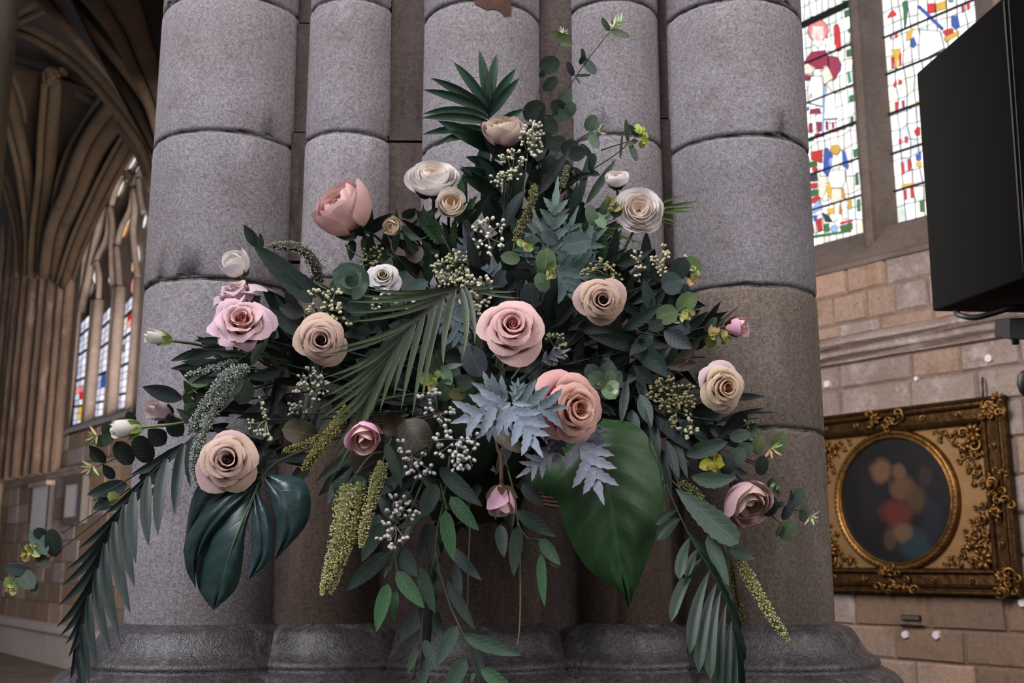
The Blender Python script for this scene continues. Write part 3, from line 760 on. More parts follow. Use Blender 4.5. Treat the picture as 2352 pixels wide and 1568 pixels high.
# ------------------------------------------------------------------ round painting in a carved gilt frame
def painting_mat():
    m, nt, b = nmat('old_canvas')
    at = N(nt, 'ShaderNodeAttribute', attribute_name='uvw')
    n = N(nt, 'ShaderNodeTexNoise', i_Scale=4., i_Detail=5.); L(nt, at.outputs['Vector'], n.inputs['Vector'])
    c = mixc(nt, ramp(nt, n.outputs[0], .4, .65), lin((22, 21, 27)), lin((32, 26, 26)))
    # a still life: drape, fruit and a jug in soft old colours
    for x, y, rx, ry, col, k in ((.30, -.70, .36, .30, (44, 62, 72), .9), (-.42, .10, .30, .62, (38, 36, 36), .8), (.02, -.20, .34, .26, (112, 50, 42), .9), (.14, .18, .26, .22, (118, 84, 58), .9),
                             (-.22, .48, .22, .24, (134, 98, 74), .85), (.36, -.02, .22, .26, (96, 70, 46), .8), (.10, .44, .15, .15, (128, 92, 68), .85), (.56, .34, .14, .20, (70, 50, 42), .7),
                             (.10, -.52, .22, .17, (126, 98, 70), .85), (-.14, -.62, .14, .20, (92, 72, 56), .75), (.62, -.30, .18, .34, (34, 42, 56), .8)):
        mp = N(nt, 'ShaderNodeMapping', vector_type='POINT')
        mp.inputs['Scale'].default_value = (1/rx, 1/ry, 0); mp.inputs['Location'].default_value = (-x/rx, -y/ry, 0)
        L(nt, at.outputs['Vector'], mp.inputs[0])
        vl = N(nt, 'ShaderNodeVectorMath', operation='LENGTH'); L(nt, mp.outputs[0], vl.inputs[0])
        f = mth(nt, 'ADD', vl.outputs['Value'], mth(nt, 'MULTIPLY', mth(nt, 'SUBTRACT', n.outputs[0], .5), .8))
        c = mixc(nt, mth(nt, 'MULTIPLY', ramp(nt, f, 1.05, .55), k), c, lin(col))
    c = mixc(nt, 1., c, (.42, .42, .44), 'MULTIPLY')
    L(nt, c, b.inputs['Base Color'])
    b.inputs['Roughness'].default_value = .45
    b.inputs['Specular IOR Level'].default_value = .25
    return m
PS, PZ = 3.225, 1.752
HS, HZ = .622, .466
pic = thing('framed_painting', 'round dark oil painting in a square carved gilt frame on the stone wall', 'painting', WP(PS, PZ, 0))
m = MB(); wquad(m, PS-HS+.06, PS+HS-.06, PZ-HZ+.06, PZ+HZ-.06, .022); m.build('ground_panel', MT['goldflat'], pic)
V, F_, U = [WP(PS, PZ, .03)], [], [(0, 0)]
for k in range(64):
    a = 2*pi*k/64
    V.append(WP(PS-.318*cos(a), PZ+.318*sin(a), .03)); U.append((cos(a), sin(a)))
    F_.append((0, 1+k, 1+(k+1) % 64))
mesh('canvas', V, F_, painting_mat(), pic, None, U, smooth=False)
def ring(name, prof, mat, n=72, wave=0):
    V = []
    for r, o in prof:
        for k in range(n):
            a = 2*pi*k/n
            V.append(WP(PS-r*cos(a), PZ+r*sin(a), o))
    F_ = [(j*n+k, j*n+(k+1) % n, (j+1)*n+(k+1) % n, (j+1)*n+k) for j in range(len(prof)-1) for k in range(n)]
    return mesh(name, V, F_, MT[mat], pic)
ring('inner_ring', [(.312, .028), (.314, .045), (.319, .050), (.324, .045), (.327, .040), (.336, .052), (.344, .056), (.352, .050), (.357, .040), (.360, .022)], 'gold')
mb = MB()
for k in range(84):
    a = 2*pi*k/84; c = WP(PS-.340*cos(a), PZ+.340*sin(a), .056); h = .0085
    mb.add([c+Vector(v)*h for v in ((1, 0, 0), (-1, 0, 0), (0, 1, 0), (0, -1, 0), (0, 0, 1), (0, 0, -1))], [(0, 2, 4), (2, 1, 4), (1, 3, 4), (3, 0, 4), (2, 0, 5), (1, 2, 5), (3, 1, 5), (0, 3, 5)])
mb.build('bead_row', MT['gold'], pic, smooth=True, kind='stuff')
RP = [(0, .008), (0, .052), (.010, .060), (.018, .056), (.022, .047), (.030, .047), (.034, .056), (.040, .060), (.046, .052), (.052, .040), (.095, .036), (.100, .050), (.108, .060), (.116, .056), (.122, .046), (.128, .024)]
for q, (sa_, za, sb_, zb_) in enumerate(((1, 1, -1, 1), (-1, 1, -1, -1), (-1, -1, 1, -1), (1, -1, 1, 1))):
    V = []
    for a, b_ in ((sa_, za), (sb_, zb_)):
        for w, o in RP: V.append(WP(PS+a*(HS-w), PZ+b_*(HZ-w), o))
    n = len(RP)
    mesh('frame_rail', V, [(i, i+1, n+i+1, n+i) for i in range(n-1)], MT['golddark'], pic, smooth=False)
# carved scrolls share three meshes
def scroll_mesh(kind):
    m = MB()
    def sp_(x0, y0, r0, turns, a0, sg, th):
        P, R = [], []
        for k in range(15):
            t = k/14; a = a0+sg*turns*2*pi*t; r = r0*(1-.78*t)
            P.append(Vector((x0+r*cos(a), .004+.010*t, y0+r*sin(a)))); R.append(th*(.55+.6*sin(pi*min(1, t*1.1))))
        m.add(*tube(P, R, 5))
        p = P[-1]; h = th*1.5
        m.add([p+Vector(v)*h for v in ((1, 0, 0), (-1, 0, 0), (0, 1.4, 0), (0, -1, 0), (0, 0, 1), (0, 0, -1))], [(0, 2, 4), (2, 1, 4), (1, 3, 4), (3, 0, 4), (2, 0, 5), (1, 2, 5), (3, 1, 5), (0, 3, 5)])
    if kind == 0: sp_(0, 0, .030, 1.15, 0, 1, .0075)
    elif kind == 1:
        sp_(-.014, 0, .022, 1.0, pi*.2, 1, .006); sp_(.022, .006, .020, 1.0, pi*.8, -1, .006)
    else:
        for a in (-.7, 0, .7, 1.6, 2.6):
            P = [Vector((0, .004, 0)), Vector((.018*sin(a), .014, .018*cos(a))), Vector((.034*sin(a), .006, .034*cos(a)))]
            m.add(*tube(P, [.004, .009, .003], 5))
    me = bpy.data.meshes.new('carved_scroll')
    me.from_pydata([tuple(v) for v in m.V], [], m.F)
    me.polygons.foreach_set('use_smooth', [True]*len(me.polygons))
    me.materials.append(MT['gold'])
    return me
SM = [scroll_mesh(k) for k in range(3)]
BAS = Matrix((-DW, -AW, Vector((0, 0, 1)))).transposed()     # local x to image right, y out of the wall, z up
def scroll(s, z, o, rot, sc, k, flip=1, name='scroll'):
    ob = bpy.data.objects.new(name, SM[k]); COL.objects.link(ob); ob.parent = pic
    R = Matrix.Rotation(rot, 3, 'Y')
    M3 = BAS @ R @ Matrix.Diagonal((sc*flip, sc, sc))
    M4 = M3.to_4x4(); M4.translation = WP(s, z, o)-ORG[pic.name]
    ob.matrix_local = M4
    return ob
rs = random.Random(21)
for qx in (-1, 1):
    for qz in (-1, 1):
        spots = [(.455, .300, 2, 1.5), (.40, .305, 0, .9), (.345, .300, 1, .8), (.455, .24, 0, 1.0), (.455, .17, 1, .9), (.405, .25, 2, 1.2), (.35, .262, 0, .7), (.300, .310, 0, .6), (.46, .11, 0, .85),
                 (.425, .19, 0, .75), (.385, .21, 1, .7), (.44, .07, 1, .7), (.255, .318, 1, .5), (.475, .275, 0, .7), (.43, .315, 1, .7), (.365, .165, 0, .45), (.405, .12, 0, .5), (.47, .045, 0, .55), (.28, .285, 2, .55), (.47, .205, 2, .7), (.42, .145, 2, .6)]
        for x, z, k, sc in spots:
            scroll(PS+qx*x, PZ+qz*z, .026, rs.uniform(0, 6.28), sc*rs.uniform(1.05, 1.3), k, rs.choice((-1, 1)))
        for x, z, k, sc in spots[:16]:
            x2, z2 = x+rs.uniform(-.022, .022), z+rs.uniform(-.02, .02)
            if x2 < .47 and z2 < .318 and sqrt(x2*x2+z2*z2) > .385: scroll(PS+qx*x2, PZ+qz*z2, .024, rs.uniform(0, 6.28), .55*sc, (k+1) % 3, 1)
        for j in range(9):
            scroll(PS+qx*(HS-.062+rs.uniform(-.045, .045)), PZ+qz*(HZ-.062+rs.uniform(-.045, .045)), .052, rs.uniform(0, 6.28), rs.uniform(.8, 1.3), j % 3, 1, 'corner_scroll')
for x, z in ((0, 1), (0, -1), (1, 0), (-1, 0)):
    for j in range(9):
        lx, lz = (rs.uniform(-.12, .12), rs.uniform(-.05, .05)) if z else (rs.uniform(-.05, .05), rs.uniform(-.10, .10))
        scroll(PS+x*(HS-.068)+lx, PZ+z*(HZ-.068)+lz, .050, rs.uniform(0, 6.28), rs.uniform(.8, 1.25), j % 3, 1, 'cartouche_scroll')
    for j in (-2, -1, 1, 2):
        d = j*.155 if z else j*.115
        scroll(PS+(x*(HS-.072) if x else d*1.25), PZ+(z*(HZ-.072) if z else d), .040, rs.uniform(0, 6.28), .62, 0, 1, 'rail_scroll')
(s0, z0), (s1, z1) = ow(2264, 868), ow(2268, 918)
mesh('hanging_chain', *tube([WP(s0, z0, .03), WP(s0, (z0+z1)/2, .035), WP(s1, z1, .04)], .0055, 6), MT['iron'], pic)
# plaque and rail under it
s0, z0 = ow(2117, 1425); s1, z1 = ow(2073, 1411)
t = thing('wall_plaque', 'small black oblong plaque on the wall below the gilt frame', 'plaque', WP(s0, z0))
m = MB(); wbox(m, s0, s1, z0, z1, .014, 0); m.build('plate', MT['iron'], t)
m = MB(); wbox(m, s0+.006, s1-.006, z0+.005, z1-.005, .017, .013); m.build('face', MT['slate'], t)
s0, z0 = ow(2122, 1437); s1, z1 = ow(2070, 1430.5)
m = MB(); wbox(m, s0, s1, z0, z1-.004, .022, 0); o = m.build('wall_rail', MT['iron'])
tag(o, 'thin black rail on the wall just under the oblong plaque', 'rail')
# memorial tablets far left
def tablet(px0, py0, px1, py1, label, dark):
    (sa_, zt), (sb_, zb_) = ow(px0, py0, .06), ow(px1, py1, .06)
    t = thing('memorial_tablet', label, 'memorial', WP((sa_+sb_)/2, zb_))
    m = MB(); wbox(m, sb_, sa_, zb_, zt, .07, 0); m.build('slab', MT['white'], t)
    if dark:
        for a0, a1, b0, b1 in ((sb_-.22, sb_, zb_-.10, zt+.10), (sa_, sa_+.08, zb_-.10, zt+.10), (sb_, sa_, zt, zt+.10), (sb_, sa_, zb_-.12, zb_)):
            m = MB(); wbox(m, a0, a1, b0, b1, .10, 0); m.build('border', MT['slate'], t)
    else:
        m = MB(); wbox(m, sb_-.12, sa_+.08, zt, zt+.07, .14, 0); m.build('cornice', MT['trac'], t)
        m = MB(); wbox(m, sb_-.12, sb_, zb_, zt, .07, 0); m.build('border', MT['slate'], t)
tablet(78, 1120, 104, 1218, 'taller white marble memorial tablet on the far left wall', False)
tablet(159, 1114, 180, 1186, 'white memorial tablet set in a dark slate border on the far wall', True)

# ------------------------------------------------------------------ loudspeaker at the right edge
spk = thing('loudspeaker', 'large black loudspeaker cabinet at the upper right edge', 'speaker', W(2440, 760, 2.6))
P = [W(2105, 168, 2.9), W(2303, -6, 2.3), W(2351, 640, 2.3), W(2142, 715, 2.9), W(2720, 60, 3.05), W(2760, -90, 2.4), W(2760, 640, 2.4), W(2700, 724, 3.05)]
def bevel_hex(P, name, mat, par, b=.006):
    import bmesh
    me = bpy.data.meshes.new(name); me.from_pydata([tuple(p-ORG[par.name]) for p in P], [], [(0, 1, 2, 3), (4, 7, 6, 5), (0, 4, 5, 1), (1, 5, 6, 2), (2, 6, 7, 3), (3, 7, 4, 0)])
    bm = bmesh.new(); bm.from_mesh(me)
    bmesh.ops.recalc_face_normals(bm, faces=bm.faces)
    bmesh.ops.bevel(bm, geom=bm.edges[:], offset=b, segments=3, affect='EDGES', profile=.5)
    bm.to_mesh(me); bm.free(); me.materials.append(mat)
    o = bpy.data.objects.new(name, me); COL.objects.link(o); o.parent = par; ORG[o.name] = ORG[par.name]
    return o
bevel_hex(P, 'cabinet', MT['black'], spk)
def px_tube(name, pts, r, mat, par, n=14, sides=8):
    return mesh(name, *tube(spline([W(*p) for p in pts], n), r, sides), MT[mat], par)
px_tube('edge_trim', [(2305, 2, 2.293), (2328, 310, 2.293), (2350, 625, 2.293)], .0018, 'slate', spk, 6, 6)
px_tube('edge_trim', [(2316, -2, 2.296), (2338, 310, 2.296), (2359, 625, 2.296)], .0012, 'slate', spk, 6, 6)
px_tube('yoke', [(2196, 716, 2.80), (2206, 724, 2.74), (2240, 729, 2.70), (2285, 718, 2.66), (2330, 706, 2.62), (2390, 706, 2.60), (2470, 716, 2.60)], .0075, 'iron', spk, 24)
px_tube('yoke', [(2280, 696, 2.9), (2330, 682, 2.75), (2400, 676, 2.6), (2480, 690, 2.5)], .010, 'iron', spk, 12)
P = [W(2284, 734, 2.66), W(2318, 731, 2.50), W(2318, 779, 2.50), W(2284, 773, 2.66), W(2460, 722, 2.68), W(2470, 724, 2.54), W(2470, 784, 2.54), W(2460, 776, 2.68)]
clamp = bevel_hex(P, 'clamp', MT['iron'], spk, .003)
c = W(2332, 783, 2.56)
mesh('bolt', *lathe(c.x, c.y, [(.0005, c.z-.009), (.008, c.z-.008), (.009, c.z), (.009, c.z+.008), (.0005, c.z+.010)], 12), MT['slate'], clamp)
c = W(2470, 760, 2.6)
mesh('pole', *lathe(c.x, c.y, [(.018, 0), (.018, c.z+.5)], 16), MT['iron'], spk)
mesh('pole_foot', *lathe(c.x, c.y, [(.0, .03), (.20, .025), (.24, .012), (.24, 0)], 32), MT['iron'], spk)
c = W(2362, 880, 2.6)
knob = mesh('clamp_knob', *lathe(c.x, c.y, [(.001, c.z-.036), (.012, c.z-.033), (.022, c.z-.020), (.026, c.z), (.023, c.z+.018), (.014, c.z+.030), (.001, c.z+.033)], 20), MT['iron'], spk)
mesh('knob_arm', *tube([c, Vector((W(2470, 880, 2.6)))], .010, 8), MT['iron'], knob)
# ------------------------------------------------------------------ flower-making
FC = W(1130, 930, 1.88)                 # middle of the foam that every stem runs into
def toc(p): return (CAM-p).normalized()
def facing(c, fx, fy): return (toc(c)+RIV*fx+UPV*fy).normalized()
STEMC = dict(g=(70, 88, 58), d=(44, 52, 40), b=(92, 72, 52), p=(120, 128, 92), y=(150, 150, 84), k=(36, 38, 30))

def stemline(par, pts, r, c='d', name='stem', n=12, taper=.6, sides=6):
    P = spline(pts, n)
    V, F_ = tube(P, [r*(1-(1-taper)*k/(n-1)) for k in range(n)], sides)
    return mesh(name, V, F_, MT['stem'], par, lin(STEMC[c] if isinstance(c, str) else c))

PROF = dict(
    lance=lambda v: sin(pi*min(1, v**.85))**.85 if 0 < v < 1 else 0.02,
    ovate=lambda v: (v**.55*(1-v)**.85)/.62 if 0 < v < 1 else 0.02,
    obov=lambda v: (v**.9*(1-v)**.45)/.56 if 0 < v < 1 else 0.02,
    round=lambda v: sqrt(max(0., 1-(2*v-1)**2)) if 0 < v < 1 else 0.06,
    heart=lambda v: min(1., (v/.22)**.5)*max(0., 1-max(0., (v-.22)/.78)**1.7) if v < 1 else .02,
    strap=lambda v: min(1., .35+v*2.6)*(1-max(0., (v-.45)/.55)**2.2)+.02,
    ribbon=lambda v: min(1., .5+v*3)*(1-v**2.5)+.015,
)
def leaf_geo(P0, P1, w, prof='lance', bend=0., bow=0., fold=.22, tw=0., roll=0., nu=4, nv=9, serr=0, wav=0., seed=0, tone=0.):
    f = PROF[prof]
    r = random.Random(seed)
    ax = P1-P0; Ln = ax.length; T = ax/Ln
    tv = toc((P0+P1)/2)
    S = T.cross(tv).normalized(); Nn = S.cross(T)
    if tw:
        R = Matrix.Rotation(tw, 3, T); S = R @ S; Nn = R @ Nn
    mid = (P0+P1)/2+S*bend*Ln+Nn*bow*Ln
    V, U = [], []
    ph = r.uniform(0, 6)
    for j in range(nv+1):
        v = j/nv
        c = P0*(1-v)**2+mid*2*v*(1-v)+P1*v*v
        t = ((mid-P0)*(1-v)+(P1-mid)*v).normalized()
        s = t.cross(Nn).normalized(); n_ = s.cross(t)
        if roll:
            R = Matrix.Rotation(roll*(v-.5), 3, t); s = R @ s; n_ = R @ n_
        hw = w/2*f(v)
        for i in range(nu+1):
            u = -1+2*i/nu
            h = hw*(1+(serr*(1 if j % 2 else -1) if abs(u) > .9 else 0))
            V.append(c+s*h*u+n_*(fold*hw*abs(u)+wav*w*.5*sin(v*9+ph+u*2)*abs(u)))
            U.append((u, v))
    return V, gridf(nu, nv), U
def leaf(par, p0, p1, wpx, c, mat='leaf', name='leaf', Y=1.75, tipc=None, **k):
    """a leaf from p0 to p1 (pixel x, y, depth), wpx wide"""
    A = W(p0[0], p0[1], p0[2] if len(p0) > 2 else Y); B = W(p1[0], p1[1], p1[2] if len(p1) > 2 else Y)
    w = wpx*(A.y+B.y)/2/FPX
    V, F_, U = leaf_geo(A, B, w, **k)
    c = tuple(x*.9 for x in lin(c))
    if tipc: cols = [mix(c, lin(tipc), u[1]) for u in U]
    else: cols = [mix(c, tuple(x*1.25 for x in c), u[1]*.5) for u in U]
    return mesh(name, V, F_, MT[mat], par, cols, U)
def leafc(par, cx, cy, ln, wpx, ang, c, mat='euca', Y=1.75, dY=0., **k):
    """a leaf given by its centre, length, width and direction in the picture plane"""
    a = radians(ang); dx, dy = cos(a)*ln/2, -sin(a)*ln/2
    k.setdefault('prof', 'round')
    return leaf(par, (cx-dx, cy-dy, Y+dY), (cx+dx, cy+dy, Y-dY), wpx, c, mat, **k)

def petal_geo(fn, nu, nv):
    V, U = [], []
    for j in range(nv+1):
        for i in range(nu+1):
            u, v = -1+2*i/nu, j/nv
            V.append(fn(u, v)); U.append((u, v))
    return V, gridf(nu, nv), U

def flower(name, label, cat, x, y, Y, d, face=(0, 0), roll=0., kind='open', n=22, pal=None, seed=1, asp=1., ruf=.03, mauve=0, sepal='d', stem='d', stem_to=None, group=None, close=.0, stemr=.0030, tall=1., leaves=(), sag=0.):
    """a bloom: every petal its own sheet, spiralling out of the middle; calyx and stem behind it"""
    r = random.Random(seed)
    C = W(x, y, Y); R = d/2*Y/FPX*(1. if kind == 'bud' else 1.13)
    Z = facing(C, *face)
    X = UPV.cross(Z).normalized(); Yv = Z.cross(X)
    root = thing(name, label, cat, C-Z*R*.9, group)
    lift = lambda c: mix(lin(c), (.88, .84, .83), .22)
    ci, cm, co, ce, cb = [lift(c) for c in pal[:5]]
    mv = lin(pal[5]) if len(pal) > 5 else None
    for k in range(n):
        t = (k+.5)/n
        a = roll+k*2.39996+r.uniform(-.2, .2)
        jr, jz, ph, lean = r.uniform(-.03, .03), r.uniform(-.05, .05), r.uniform(0, 6.3), r.uniform(-.08, .08)
        if kind == 'open':
            Rb = R*(.125+.555*t**.95); zr = R*tall*(.44-.58*t**1.5+jz); z0 = -R*.60
            hw = 2.0-1.05*t**.7
            lip = R*(.03+.33*t**.9)*r.uniform(.85, 1.15)
            tip = r.uniform(-.25, .25)
            def fn(u, v):
                e = 1-.24*abs(u)**2.4-.05*sin(u*3+ph)
                vv = min(1., v*e)
                w1 = min(1., vv/.72)
                rho = Rb*(.12+.88*(1-(1-w1)**2.2)**.65)
                z = z0+(zr-z0)*(w1**1.05)
                q = max(0., vv-.62)/.38
                rho += lip*q**1.3
                z += R*.10*(1-t)*q-R*(.05+.16*t)*q*q
                rho *= 1+.10*u*(1-.4*t)+jr
                rr = ruf*R*vv**3*(.5+t)
                rho += rr*sin(u*4.2+ph); z += rr*cos(u*5.3+ph*1.7)
                # the rim runs to a soft point
                rho += R*.05*t*max(0., 1-abs(u-tip)*2.2)*q
                th = a+u*hw*(.30+.70*sin(min(1, v*1.25)*pi/2))
                return C+X*(rho*cos(th))+Yv*(rho*sin(th))+Z*z
        elif kind == 'globe':
            p1 = pi*(.93-close-.28*t)
            Rb = R*(.22+.78*t**.8)
            hw = 1.55-.50*t
            def fn(u, v):
                e = 1-.22*abs(u)**2.5-.05*sin(u*3+ph)
                ps = .05*pi+(p1-.05*pi)*v*e
                q = v**3
                rho = Rb*sin(ps)*(1+.06*u+jr)+ruf*R*q*sin(u*4+ph)+R*.10*t*q
                z = -Rb*asp*cos(ps)*(1 if ps < pi/2 else tall)+ruf*R*q*cos(u*5+ph)
                th = a+u*hw*(.35+.65*sin(min(1, v*1.3)*pi/2))
                return C+X*(rho*cos(th))+Yv*(rho*sin(th))+Z*z
        else:   # bud: long petals wrapped round each other
            Rb = R*(.30+.62*t); zt = R*asp*(1.0-.35*t*r.uniform(.4, 1.)); z0 = -R*asp
            hw = 1.5-.35*t
            def fn(u, v):
                e = 1-.30*abs(u)**2.2
                vv = min(1., v*e)
                rho = Rb*sin(pi*min(.94, .06+vv*(.80-.22*t-close)))**.75*(1+.07*u)
                rho += R*.20*max(0, vv-.8)*t*5*(.3+t)*(1-close*2)
                z = z0+(zt-z0)*vv+ruf*R*vv**4*cos(u*5+ph)
                th = a+u*hw*(.35+.65*sin(min(1, v*1.4)*pi/2))
                return C+X*(rho*cos(th))+Yv*(rho*sin(th))+Z*z
        V, F_, U = petal_geo(fn, 9 if d > 60 else 6, 7)
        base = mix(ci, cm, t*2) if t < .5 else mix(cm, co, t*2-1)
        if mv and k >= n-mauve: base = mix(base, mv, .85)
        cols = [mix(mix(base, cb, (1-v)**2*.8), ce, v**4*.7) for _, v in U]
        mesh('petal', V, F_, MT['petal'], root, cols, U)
    if kind == 'open':
        V, U = [], []
        for j in range(3):
            for i in range(25):
                q = i/24; th = roll+q*4.4*pi; rr = R*(.012+.135*q)*(.9+.1*j/2); v = j/2
                V.append(C+X*(rr*cos(th))+Yv*(rr*sin(th))+Z*R*tall*(.02+(.40-.06*q)*v)); U.append((q*2-1, v))
        mesh('petal', V, gridf(24, 2), MT['petal'], root, [mix(ci, ce, .25*v) for _, v in U], U)
    # calyx
    if sepal:
        sc = lin({'d': (52, 66, 44), 'b': (74, 58, 40), 'g': (128, 150, 66), 'p': (104, 120, 70)}[sepal])
        big = kind == 'bud'
        za = -asp if kind != 'open' else -.66
        V, F_ = tube([C+Z*R*(za*1.25), C+Z*R*(za*1.05), C+Z*R*(za*.92)], [R*.10, R*.22, R*.16], 8)
        cal = mesh('calyx', V, F_, MT['stem'], root, sc)
        for k in range(5):
            a = roll+k*2*pi/5
            rad = X*cos(a)+Yv*sin(a)
            P0 = C+Z*R*(za*1.04)+rad*R*.06
            P1 = C+Z*R*(za*(.10 if big else .55))+rad*R*(.98 if big else .78)
            V, F_, U = leaf_geo(P0, P1, R*.52, 'lance', bow=.12, nu=2, nv=5)
            mesh('sepal', V, F_, MT['leaf'], cal, sc, U)
    if stem:
        za = -asp if kind != 'open' else -.66
        B = C+Z*R*za*1.1
        E = W(*stem_to) if stem_to else FC+Vector((r.uniform(-.05, .05), r.uniform(-.02, .02), r.uniform(-.04, .04)))
        M_ = B-Z*min(.09, (E-B).length*.35)+Vector((0, 0, -sag))
        stemline(root, [B, M_, (M_+E)/2+Vector((0, .01, -.008)), E], stemr, stem)
    for lf in leaves: leaf(root, *lf[:4], **(lf[4] if len(lf) > 4 else {}))
    return root

def pts_px(path): return [W(*p) for p in path]

def berries(label, hub, spots, br, c=(196, 194, 176), sc='p', seed=1, single=False, n=(5, 8), long_=1.25, to=None, group='berried sprays in the arrangement', spread=1.):
    """a seeded spray: branchlets fan out from a hub to little umbels of berries. hub/spots: (px, py, Y) / (px, py, radius px, Y)"""
    r = random.Random(seed)
    H = W(*hub)
    root = thing('berry_spray', label, 'berries', H, group)
    st = MB(); bm_ = MB()
    back = W(*to) if to else H.lerp(FC, .55)+Vector((0, .03, 0))
    sc_ = lin(STEMC[sc] if isinstance(sc, str) else sc)
    st.add(*tube(spline([back, (back+H)/2+Vector((0, .012, .0)), H], 7), .0013, 5), lin((40, 46, 36)))
    unit = [Vector(v) for v in ((0, 0, -1),)]
    def ball(c, d, h):
        d = d.normalized(); a = d.orthogonal().normalized(); b = d.cross(a)
        V = [c-d*h*long_]
        for z, q in ((-.55, .80), (.25, 1.0), (.80, .62)):
            for k in range(6):
                t = 2*pi*k/6+z
                V.append(c+d*z*h*long_+(a*cos(t)+b*sin(t))*q*h)
        V.append(c+d*h*long_*1.08)
        F_ = [(0, 1+(k+1) % 6, 1+k) for k in range(6)]
        for q in range(2):
            for k in range(6):
                F_.append((1+q*6+k, 1+q*6+(k+1) % 6, 7+q*6+(k+1) % 6, 7+q*6+k))
        F_ += [(13+k, 13+(k+1) % 6, 19) for k in range(6)]
        return V, F_
    shared = None
    for sx, sy, rad, Y in spots:
        S_ = W(sx, sy, Y); u = Y/FPX
        st.add(*tube(spline([H, (H+S_)/2+Vector((r.uniform(-1, 1), -1, r.uniform(-1, 1)))*.004, S_], 5), .0011, 4))
        m = max(4, int(rad*rad*2.3/(br*br)*spread))
        for k in range(m):
            a = r.uniform(0, 6.28); q = sqrt(r.uniform(.02, 1))*rad
            p = W(sx+q*cos(a), sy+q*sin(a), Y-.006-.012*(1-(q/rad)**2)+r.uniform(-.006, .004))
            dv = (p-S_)+Vector((0, .003, 0))+(S_-H)*.25
            if dv.length < 1e-5: dv = Vector((0, -1, 0))
            h = br*u*.5*r.uniform(.85, 1.15)
            st.add(*tube([S_, p-dv.normalized()*h], .0006, 3, cap=False))
            cc = lin(c); f = r.uniform(.8, 1.12); cc = tuple(x*f for x in cc)
            if single:
                if shared is None:
                    V, F_ = ball(Vector((0, 0, 0)), Vector((0, 0, 1)), 1.)
                    shared = bpy.data.meshes.new('berry'); shared.from_pydata([tuple(v) for v in V], [], F_)
                    aa = shared.attributes.new('col', 'FLOAT_COLOR', 'POINT'); fl = []
                    for _ in V: fl += [*lin(c), 1.]
                    aa.data.foreach_set('color', fl)
                    shared.polygons.foreach_set('use_smooth', [True]*len(shared.polygons)); shared.materials.append(MT['berry'])
                ob = bpy.data.objects.new('berry', shared); COL.objects.link(ob); ob.parent = root
                M4 = (dv.to_track_quat('Z', 'Y').to_matrix() @ Matrix.Diagonal((h, h, h))).to_4x4(); M4.translation = p-ORG[root.name]
                ob.matrix_local = M4
            else:
                V, F_ = ball(p, dv, h); bm_.add(V, F_, cc)
    mesh('stem', st.V, st.F, MT['stem'], root, [sc_ if c == (1, 1, 1) else c for c in st.C])
    if not single: bm_.build('berries', MT['berry'], root, smooth=True, col=True, kind='stuff')
    return root

def tassel(label, strands, c, c2, seed=1, to=None, size=1., group='amaranth tassels in the arrangement', sc='g'):
    """hanging amaranth: strands = list of (path of (px, py, Y), r0 px, r1 px); hundreds of little florets on each"""
    r = random.Random(seed)
    root = thing('amaranth_tassel', label, 'flower', W(*strands[0][0][0]), group)
    for path, ra, rb_, tip in strands:
        P = spline(pts_px(path), 26); u = P[0].y/FPX
        m = MB()
        def rad(t): return u*(ra*(1-t)+rb_*t)*(1 if t < .85 else max(.15, 1-((t-.85)/.15)**2*.8))*(min(1, .55+t*3))
        core = lin(tuple(x*.62 for x in c))
        V, F_ = tube(P, [rad(k/25)*.62 for k in range(26)], 7); m.add(V, F_, core)
        Ln = sum((P[i+1]-P[i]).length for i in range(25))
        cnt = int(330*Ln/.1*(ra+rb_)/2/11*size)
        for _ in range(min(cnt, 1500)):
            t = r.random(); i = min(int(t*25), 24); p = P[i].lerp(P[i+1], t*25-i)
            T = (P[i+1]-P[i]).normalized(); a = T.orthogonal().normalized(); b = T.cross(a)
            th = r.uniform(0, 6.28); o = a*cos(th)+b*sin(th)
            q = rad(t)*r.uniform(.55, 1.06)
            h = u*r.uniform(1.6, 3.0)
            cpt = p+o*q
            cc = mix(lin(c), lin(c2), r.random()); f = r.uniform(.75, 1.15); cc = tuple(x*f for x in cc)
            d1 = (o+T*r.uniform(-.6, .6)).normalized(); d2 = d1.orthogonal().normalized(); d3 = d1.cross(d2)
            m.add([cpt+d1*h*1.4, cpt+d2*h*.8, cpt+d3*h*.8, cpt-d2*h*.8, cpt-d3*h*.8], [(0, 1, 2), (0, 2, 3), (0, 3, 4), (0, 4, 1)], cc)
        m.build('tassel', MT['tassel'], root, smooth=False, col=True, kind='stuff')
    A = W(*strands[0][0][0]); E = W(*to) if to else FC
    stemline(root, [E, (A+E)/2+Vector((0, -.005, .02)), A], .0022, sc)
    return root

